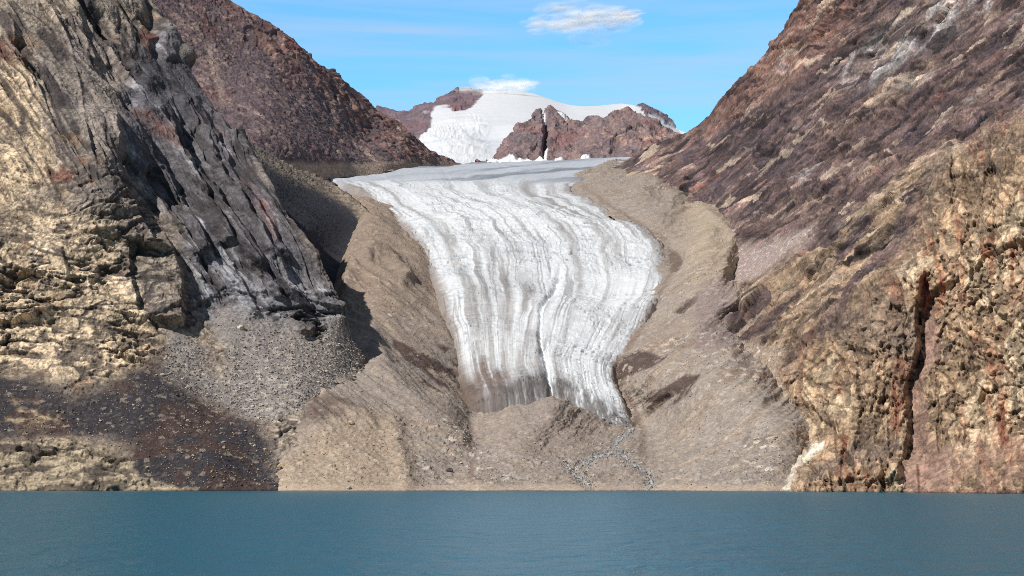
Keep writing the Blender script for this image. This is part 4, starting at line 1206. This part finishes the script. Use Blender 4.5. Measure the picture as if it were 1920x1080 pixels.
    col = mixc(col, S(96, 84, 80), mid * sstep(.35, .15, q2[2]) * .7)
    col = mixc(col, S(132, 98, 84), sky * sstep(-.4, .2, n_b) * .7)
    col = mixc(col, S(48, 42, 47), sstep(.12, .34, -s5 + .25 * ss) * .75)  # shaded side of ledges painted dark, the sun meets this wall face-on
    col = mixc(col, S(156, 138, 122), sstep(.20, .42, s5 + .3 * n_a) * .7)  # lit side of the same ledges painted pale
    col = mixc(col, S(132, 78, 62), sstep(.22, .4, s5 * .6 - s2 * .6) * .55)
    cc = np.repeat(S(170, 144, 116)[None], len(W), 0)
    n_v = fbm(K, 1 / 34, 5, seed=121, gain=.62, scale=(.25, 1, 1))
    cc = mixc(cc, S(198, 178, 148), sstep(.0, .35, n_a + .4 * n_b) * .8)
    cc = mixc(cc, S(160, 108, 80), sstep(.08, .38, n_v + .3 * n_a) * .75)
    cc = mixc(cc, S(128, 112, 100), sstep(.10, .40, -n_a + .5 * n_b) * .8)
    cc = mixc(cc, S(74, 62, 56), np.clip(np.maximum(np.maximum(kk1, kh), np.maximum(kk2 * .9, kd)) + .55 * kk3, 0, 1) * .66)
    cc = mixc(cc, S(126, 78, 62), sstep(.26, .50, n_v - .5 * n_b) * .7)
    cc = mixc(cc, S(196, 128, 66), sstep(.42, .6, n_b + .3 * n_v) * sstep(1700, 1600, x) * .5)
    scar = poly(wx, wy, [(1462, 870), (1500, 832), (1530, 820), (1540, 835), (1490, 870), (1480, 920), (1464, 922)], 6)
    cc = mixc(cc, S(228, 218, 198), scar * .9)
    pink = np.clip(slab + poly(wx, wy, [(1690, 960), (1705, 880), (1740, 830), (1790, 850), (1760, 960)], 14), 0, 1)
    cc = mixc(cc, S(140, 114, 102), pink * .85)
    cc = mixc(cc, S(142, 113, 98), fanm * sstep(-.3, .3, n_b) * .7)
    cc = mixc(cc, S(120, 60, 48), poly(wx, wy, [(1726, 520), (1742, 505), (1745, 560), (1728, 600)], 5) * .8)
    cc = mixc(cc, S(118, 70, 58), sstep(-.2, .2, n_v) * poly(wx, wy, [(1655, 660), (1690, 670), (1695, 750), (1670, 720)], 8) * .45)
    cc = mixc(cc, S(128, 82, 66), sstep(-.1, .2, n_v) * poly(wx, wy, [(1535, 655), (1585, 660), (1595, 760), (1550, 730)], 10) * .6)
    dkb = poly(wx, wy, [(1560, 600), (1640, 560), (1700, 560), (1700, 660), (1600, 670)], 14)
    cc = mixc(cc, S(112, 98, 86), dkb * .7)
    col = col + (cc - col) * cliff[:, None]
    col *= (1 + (1 - cliff) * (.30 * np.clip(s4 * 1.6, -.8, 1) + .75 * (g4[2] - .5) + .38 * (g5[2] - .5)))[:, None]
    col = mixc(col, S(190, 172, 150), (1 - cliff) * sstep(.94, .97, g4[2]) * .5)
    col = mixc(col, S(44, 38, 42), (1 - cliff) * np.maximum(sstep(.12, .06, g4[2]), sstep(.07, .02, g5[1]) * .6) * .7)
    spk = fbm(W, 1 / 6.5, 3, seed=191, gain=.7)
    col *= (1 + .3 * np.clip(spk * 1.4, -1, 1))[:, None]
    t1 = lerp(g2[2], c2[2], cliff); t2 = lerp(g3[2], c3[2], cliff)
    col *= (1 + .46 * (t1 - .5) + .60 * (t2 - .5) + .40 * (f3[2] - .5))[:, None]
    col = mixc(col, S(172, 156, 130), till * .9)
    col = mixc(col, S(160, 144, 138), scree * sstep(560, 520, y) * .85)
    col = mixc(col, S(150, 134, 120), scree * sstep(520, 560, y) * .85)
    col = mixc(col, S(200, 188, 176), scree * sstep(.86, .93, f3[2]) * .7)
    col = np.where((V[:, 2] < 1.5)[:, None], col * .45, col)
    o = mesh_from('rock_wall', V, grid_faces(s.sh, s.flip), M_SLOPE, {'tint': np.clip(col, .01, .9)})
    tag(o, 'huge purple brown and orange tan mountain wall streaked with diagonal debris on the right', 'mountain wall', 'structure')
    note('rock_wall %d' % len(V))
    return V, s, dict(scree=scree)


# ------------------------------------------------------------------ boulders, loose stones
rng = np.random.default_rng(11)


def stone_shape(seed, sub=2, squash=(1, 1, .8)):
    import bmesh
    bm = bmesh.new()
    bmesh.ops.create_icosphere(bm, subdivisions=sub, radius=1.0)
    V = np.array([v.co[:] for v in bm.verts], F32)
    F = np.array([[v.index for v in f.verts] for f in bm.faces], np.int32)
    bm.free()
    r = np.random.default_rng(seed)
    for _ in range(9):                       # knock flat faces off, as broken rock has
        n = r.normal(size=3)
        n /= np.linalg.norm(n)
        h = r.uniform(.55, .85)
        k = V @ n
        V = (V - np.maximum(k - h, 0)[:, None] * n[None]).astype(F32)
    V += .05 * r.normal(size=V.shape).astype(F32)
    V *= np.array(squash, F32) * r.uniform(.85, 1.15, 3).astype(F32)
    return V, F


def project(V):
    d = V - np.array([0, 0, CAM_H])
    fw = d[:, 1] * _c + d[:, 2] * _s
    up = -d[:, 1] * _s + d[:, 2] * _c
    return 960 + d[:, 0] / fw * FOC, 540 - up / fw * FOC


def spot(V, px, py):
    x, y = V_PX[id(V)]
    return V[np.argmin((x - px) ** 2 + (y - py) ** 2)]


def boulders(cliff, till, wall):
    global V_PX
    (cV, cS, cM), (tV, tS, tM), (wV, wS, wM) = cliff, till, wall
    V_PX = {id(v): project(v) for v in (cV, tV, wV)}
    protos = []
    for i in range(6):
        v, f = stone_shape(20 + i)
        protos.append((v, f))
    tints = {'grey': S(168, 160, 150), 'tan': S(186, 164, 130), 'pale': S(196, 184, 164), 'dark': S(96, 88, 86)}
    meshes = {}

    def boulder(p, size, tint, label, group=None):
        i = int(rng.integers(6))
        key = (i, tint)
        if key not in meshes:
            o = mesh_from('boulder', protos[i][0], protos[i][1], M_BOULDER, {'tint': np.repeat(tints[tint][None], len(protos[i][0]), 0)}, smooth=False)
            meshes[key] = o.data
        else:
            o = bpy.data.objects.new('boulder', meshes[key])
            scene.collection.objects.link(o)
        o.location = (float(p[0]), float(p[1]), float(p[2]) + size * .25)
        o.scale = (size, size * rng.uniform(.8, 1.1), size * rng.uniform(.75, 1.0))
        o.rotation_euler = (rng.uniform(-.3, .3), rng.uniform(-.3, .3), rng.uniform(0, 6.28))
        tag(o, label, 'boulder', None, group)
        return o
    # boulders one can pick out
    for px, py, sz, tint, lab, V in [
            (452, 617, 6.5, 'pale', 'lone pale boulder high on the grey talus just below the cliff', cV),
            (527, 876, 6.0, 'tan', 'tan boulder at the foot of the fan beside the dark lichen hump', tV),
            (658, 795, 5.5, 'tan', 'flat tan boulder near the top of the tan moraine mound', tV),
            (746, 823, 5.0, 'grey', 'grey boulder on the right shoulder of the tan moraine mound', tV),
            (565, 722, 6.0, 'pale', 'pale boulder where the grey talus meets the brown moraine hummock', tV),
            (842, 884, 6.0, 'dark', 'dark boulder standing on the outwash fan right of the mound', tV),
            (655, 965 - 48, 4.5, 'grey', 'grey boulder on the shoreline gravel below the tan mound', tV),
            (1186, 806, 4.0, 'grey', 'grey boulder at the mouth of the meltwater stream under the snout', tV)]:
        boulder(spot(V, px, py), sz, tint, lab)
    n = {}

    def scatter(V, w, count, lo, hi, tint, label, group, x, y):
        w = np.clip(w, 0, None).astype(float)
        w = w / w.sum()
        idx = rng.choice(len(V), count, replace=False, p=w)
        for k in idx:
            sz = lo * (hi / lo) ** (rng.random() ** 2)
            boulder(V[k], sz, tint[int(rng.integers(len(tint)))], label, group)
    x, y = cS.x, cS.y
    scatter(cV, cM['talus'] * sstep(590, 690, y) * (y < 790), 90, 2.0, 4.2, ['grey', 'pale', 'grey'], 'one of many grey boulders strewn over the talus under the pale cliff', 'boulders on the grey talus', x, y)
    scatter(cV, cM['lichen'] * (x > 0) * (y < 915) * (y > 690), 40, 1.8, 3.6, ['tan', 'grey', 'dark'], 'one of many boulders lying on the dark lichen covered scree', 'boulders on the dark scree', x, y)
    x, y = tS.x, tS.y
    ok = (~tM['under']) * (y < 915) * (x > 520) * (x < 1470)
    scatter(tV, ok * tM['bed'] * (y > 800), 50, 1.4, 2.8, ['grey', 'pale', 'dark'], 'one of many boulders lining the white meltwater channels', 'boulders beside the meltwater', x, y)
    scatter(tV, ok * tM['rub'] * (y > 540), 100, 1.5, 3.2, ['tan', 'grey', 'pale'], 'one of many boulders scattered over the tan moraine gravel', 'boulders on the moraine', x, y)
    # the smaller stones nobody could count: one object
    v0, f0 = stone_shape(90, 1)
    pts, szs, cols = [], [], []
    for V, w, cnt, lo, hi, cs in [(tV, ok * (tM['rub'] + .15) * (y > 470), 6500, .6, 1.5, ['tan', 'grey', 'pale', 'dark']),
                                  (tV, ok * tM['bed'] * (y > 800), 1500, .6, 1.4, ['grey', 'pale', 'dark']),
                                  (cV, cM['talus'] * (.2 + sstep(590, 690, cS.y)), 4500, .7, 1.9, ['grey', 'pale', 'grey', 'dark']),
                                  (cV, cM['lichen'] * (cS.x > -30) * (cS.y < 915), 2500, .7, 1.6, ['dark', 'grey', 'tan', 'dark']),
                                  (wV, wM['scree'], 2500, .8, 1.8, ['grey', 'tan', 'pale'])]:
        w = np.clip(w, 0, None).astype(float)
        idx = rng.choice(len(V), cnt, p=w / w.sum())
        pts.append(V[idx] + rng.normal(size=(cnt, 3)) * .8)
        szs.append(lo * (hi / lo) ** (rng.random(cnt) ** 2))
        t = np.array([tints[c] for c in cs])
        cols.append(t[rng.integers(len(cs), size=cnt)])
    pts, szs, cols = np.concatenate(pts), np.concatenate(szs), np.concatenate(cols)
    m = len(pts)
    a = rng.uniform(0, 6.28, m)
    sx, sy, sz = (rng.uniform(.7, 1.2, m) * szs for _ in range(3))
    vx = v0[None, :, 0] * sx[:, None]; vy = v0[None, :, 1] * sy[:, None]; vz = v0[None, :, 2] * sz[:, None]
    ca, sa = np.cos(a)[:, None], np.sin(a)[:, None]
    VV = np.stack([vx * ca - vy * sa, vx * sa + vy * ca, vz + .15 * szs[:, None]], -1) + pts[:, None, :]
    FF = (f0[None] + (np.arange(m) * len(v0))[:, None, None]).reshape(-1, 3)
    o = mesh_from('loose_stones', VV.reshape(-1, 3), FF, M_BOULDER, {'tint': np.repeat(cols, len(v0), 0)}, smooth=False)
    tag(o, 'countless small loose stones covering the moraines, talus and scree', 'stones', 'stuff')
    note('boulders')


# ------------------------------------------------------------------ clouds
def cloud(name, label, px, py, Y, rx, ry, rz, count, alpha, seed, tilt=0.0, low=0.0):
    """a cluster of soft vapour puffs, each thinning out towards its rim"""
    import bmesh
    bm = bmesh.new()
    bmesh.ops.create_icosphere(bm, subdivisions=3, radius=1.0)
    V0 = np.array([v.co[:] for v in bm.verts], F32)
    F0 = np.array([[v.index for v in f.verts] for f in bm.faces], np.int32)
    bm.free()
    k = Y / FOC
    r = np.random.default_rng(seed)
    VV, FF = [], []
    for i in range(count):
        q = r.normal(size=3) * .36
        q[0] = r.uniform(-.75, .75)
        s = r.uniform(.18, .40) * (1 - .45 * abs(q[0]))
        c = np.array([q[0] * rx, q[1] * ry, q[2] * rz * (1 - abs(q[0]))+ tilt * q[0] * rz])
        v = V0 * np.array([s * rx * r.uniform(.7, 1.2), s * ry, s * rz * 1.25 * r.uniform(.8, 1.2)])
        FF.append(F0 + len(V0) * i)
        VV.append((c + v) * k)
    m = bpy.data.materials.new(name)
    m.use_nodes = True
    t = m.node_tree
    L = t.links.new
    t.nodes.remove(t.nodes['Principled BSDF'])
    lw = N(t, 'ShaderNodeLayerWeight', inputs={'Blend': .5})
    iv = N(t, 'ShaderNodeMath', operation='SUBTRACT', inputs={0: 1.0})
    L(lw.outputs['Facing'], iv.inputs[1])
    pw = N(t, 'ShaderNodeMath', operation='POWER', inputs={1: 3.0})
    L(iv.outputs[0], pw.inputs[0])
    tc = N(t, 'ShaderNodeTexCoord')
    mp = N(t, 'ShaderNodeMapping')
    mp.inputs['Scale'].default_value = (1, 1, 2.0)
    L(tc.outputs['Object'], mp.inputs[0])
    nz = N(t, 'ShaderNodeTexNoise', inputs={'Scale': 3.5 / (rx * k), 'Detail': 6.0, 'Roughness': .62, 'Distortion': .5})
    L(mp.outputs[0], nz.inputs['Vector'])
    mr = N(t, 'ShaderNodeMapRange', interpolation_type='SMOOTHSTEP', inputs={'From Min': .25, 'From Max': .75, 'To Min': 0.0, 'To Max': alpha})
    L(nz.outputs[0], mr.inputs[0])
    mu = N(t, 'ShaderNodeMath', operation='MULTIPLY')
    L(pw.outputs[0], mu.inputs[0])
    L(mr.outputs[0], mu.inputs[1])
    # vapour scatters light through and through: every puff is as bright as a face turned half to the sun
    nv = N(t, 'ShaderNodeCombineXYZ', inputs={0: float(SUNV[0]), 1: float(SUNV[1]) - .3, 2: float(SUNV[2])})
    df = N(t, 'ShaderNodeBsdfDiffuse', inputs={'Color': (.95, .95, .96, 1)})
    tl = N(t, 'ShaderNodeBsdfTranslucent', inputs={'Color': (.95, .95, .96, 1)})
    L(nv.outputs[0], df.inputs['Normal'])
    dm = N(t, 'ShaderNodeMixShader', inputs={0: .12})
    L(df.outputs[0], dm.inputs[1])
    L(tl.outputs[0], dm.inputs[2])
    tr = N(t, 'ShaderNodeBsdfTransparent')
    mx = N(t, 'ShaderNodeMixShader')
    L(mu.outputs[0], mx.inputs[0])
    L(tr.outputs[0], mx.inputs[1])
    L(dm.outputs[0], mx.inputs[2])
    L(mx.outputs[0], t.nodes['Material Output'].inputs['Surface'])
    o = mesh_from(name, np.concatenate(VV), np.concatenate(FF), m)
    o.location = place(np.array([float(px)]), np.array([float(py)]), np.array([float(Y)]))[0]
    tag(o, label, 'cloud', 'stuff')


cliff = rock_cliff()
talus_slope()
brown_mountain()
snow_mountain()
rock_peaks()
glacier()
till = moraine()
wall = rock_wall()
boulders(cliff, till, wall)
cloud('cloud', 'small soft white cloud floating in the blue sky above the snow dome', 1098, 38, 17000, 140, 60, 42, 64, .20, 3, tilt=.2)
cloud('summit_cloud', 'thin white cloud banner blowing off the rocky summit of the snow dome', 935, 164, 12100, 88, 20, 32, 40, .17, 8, tilt=.3)
note('done')
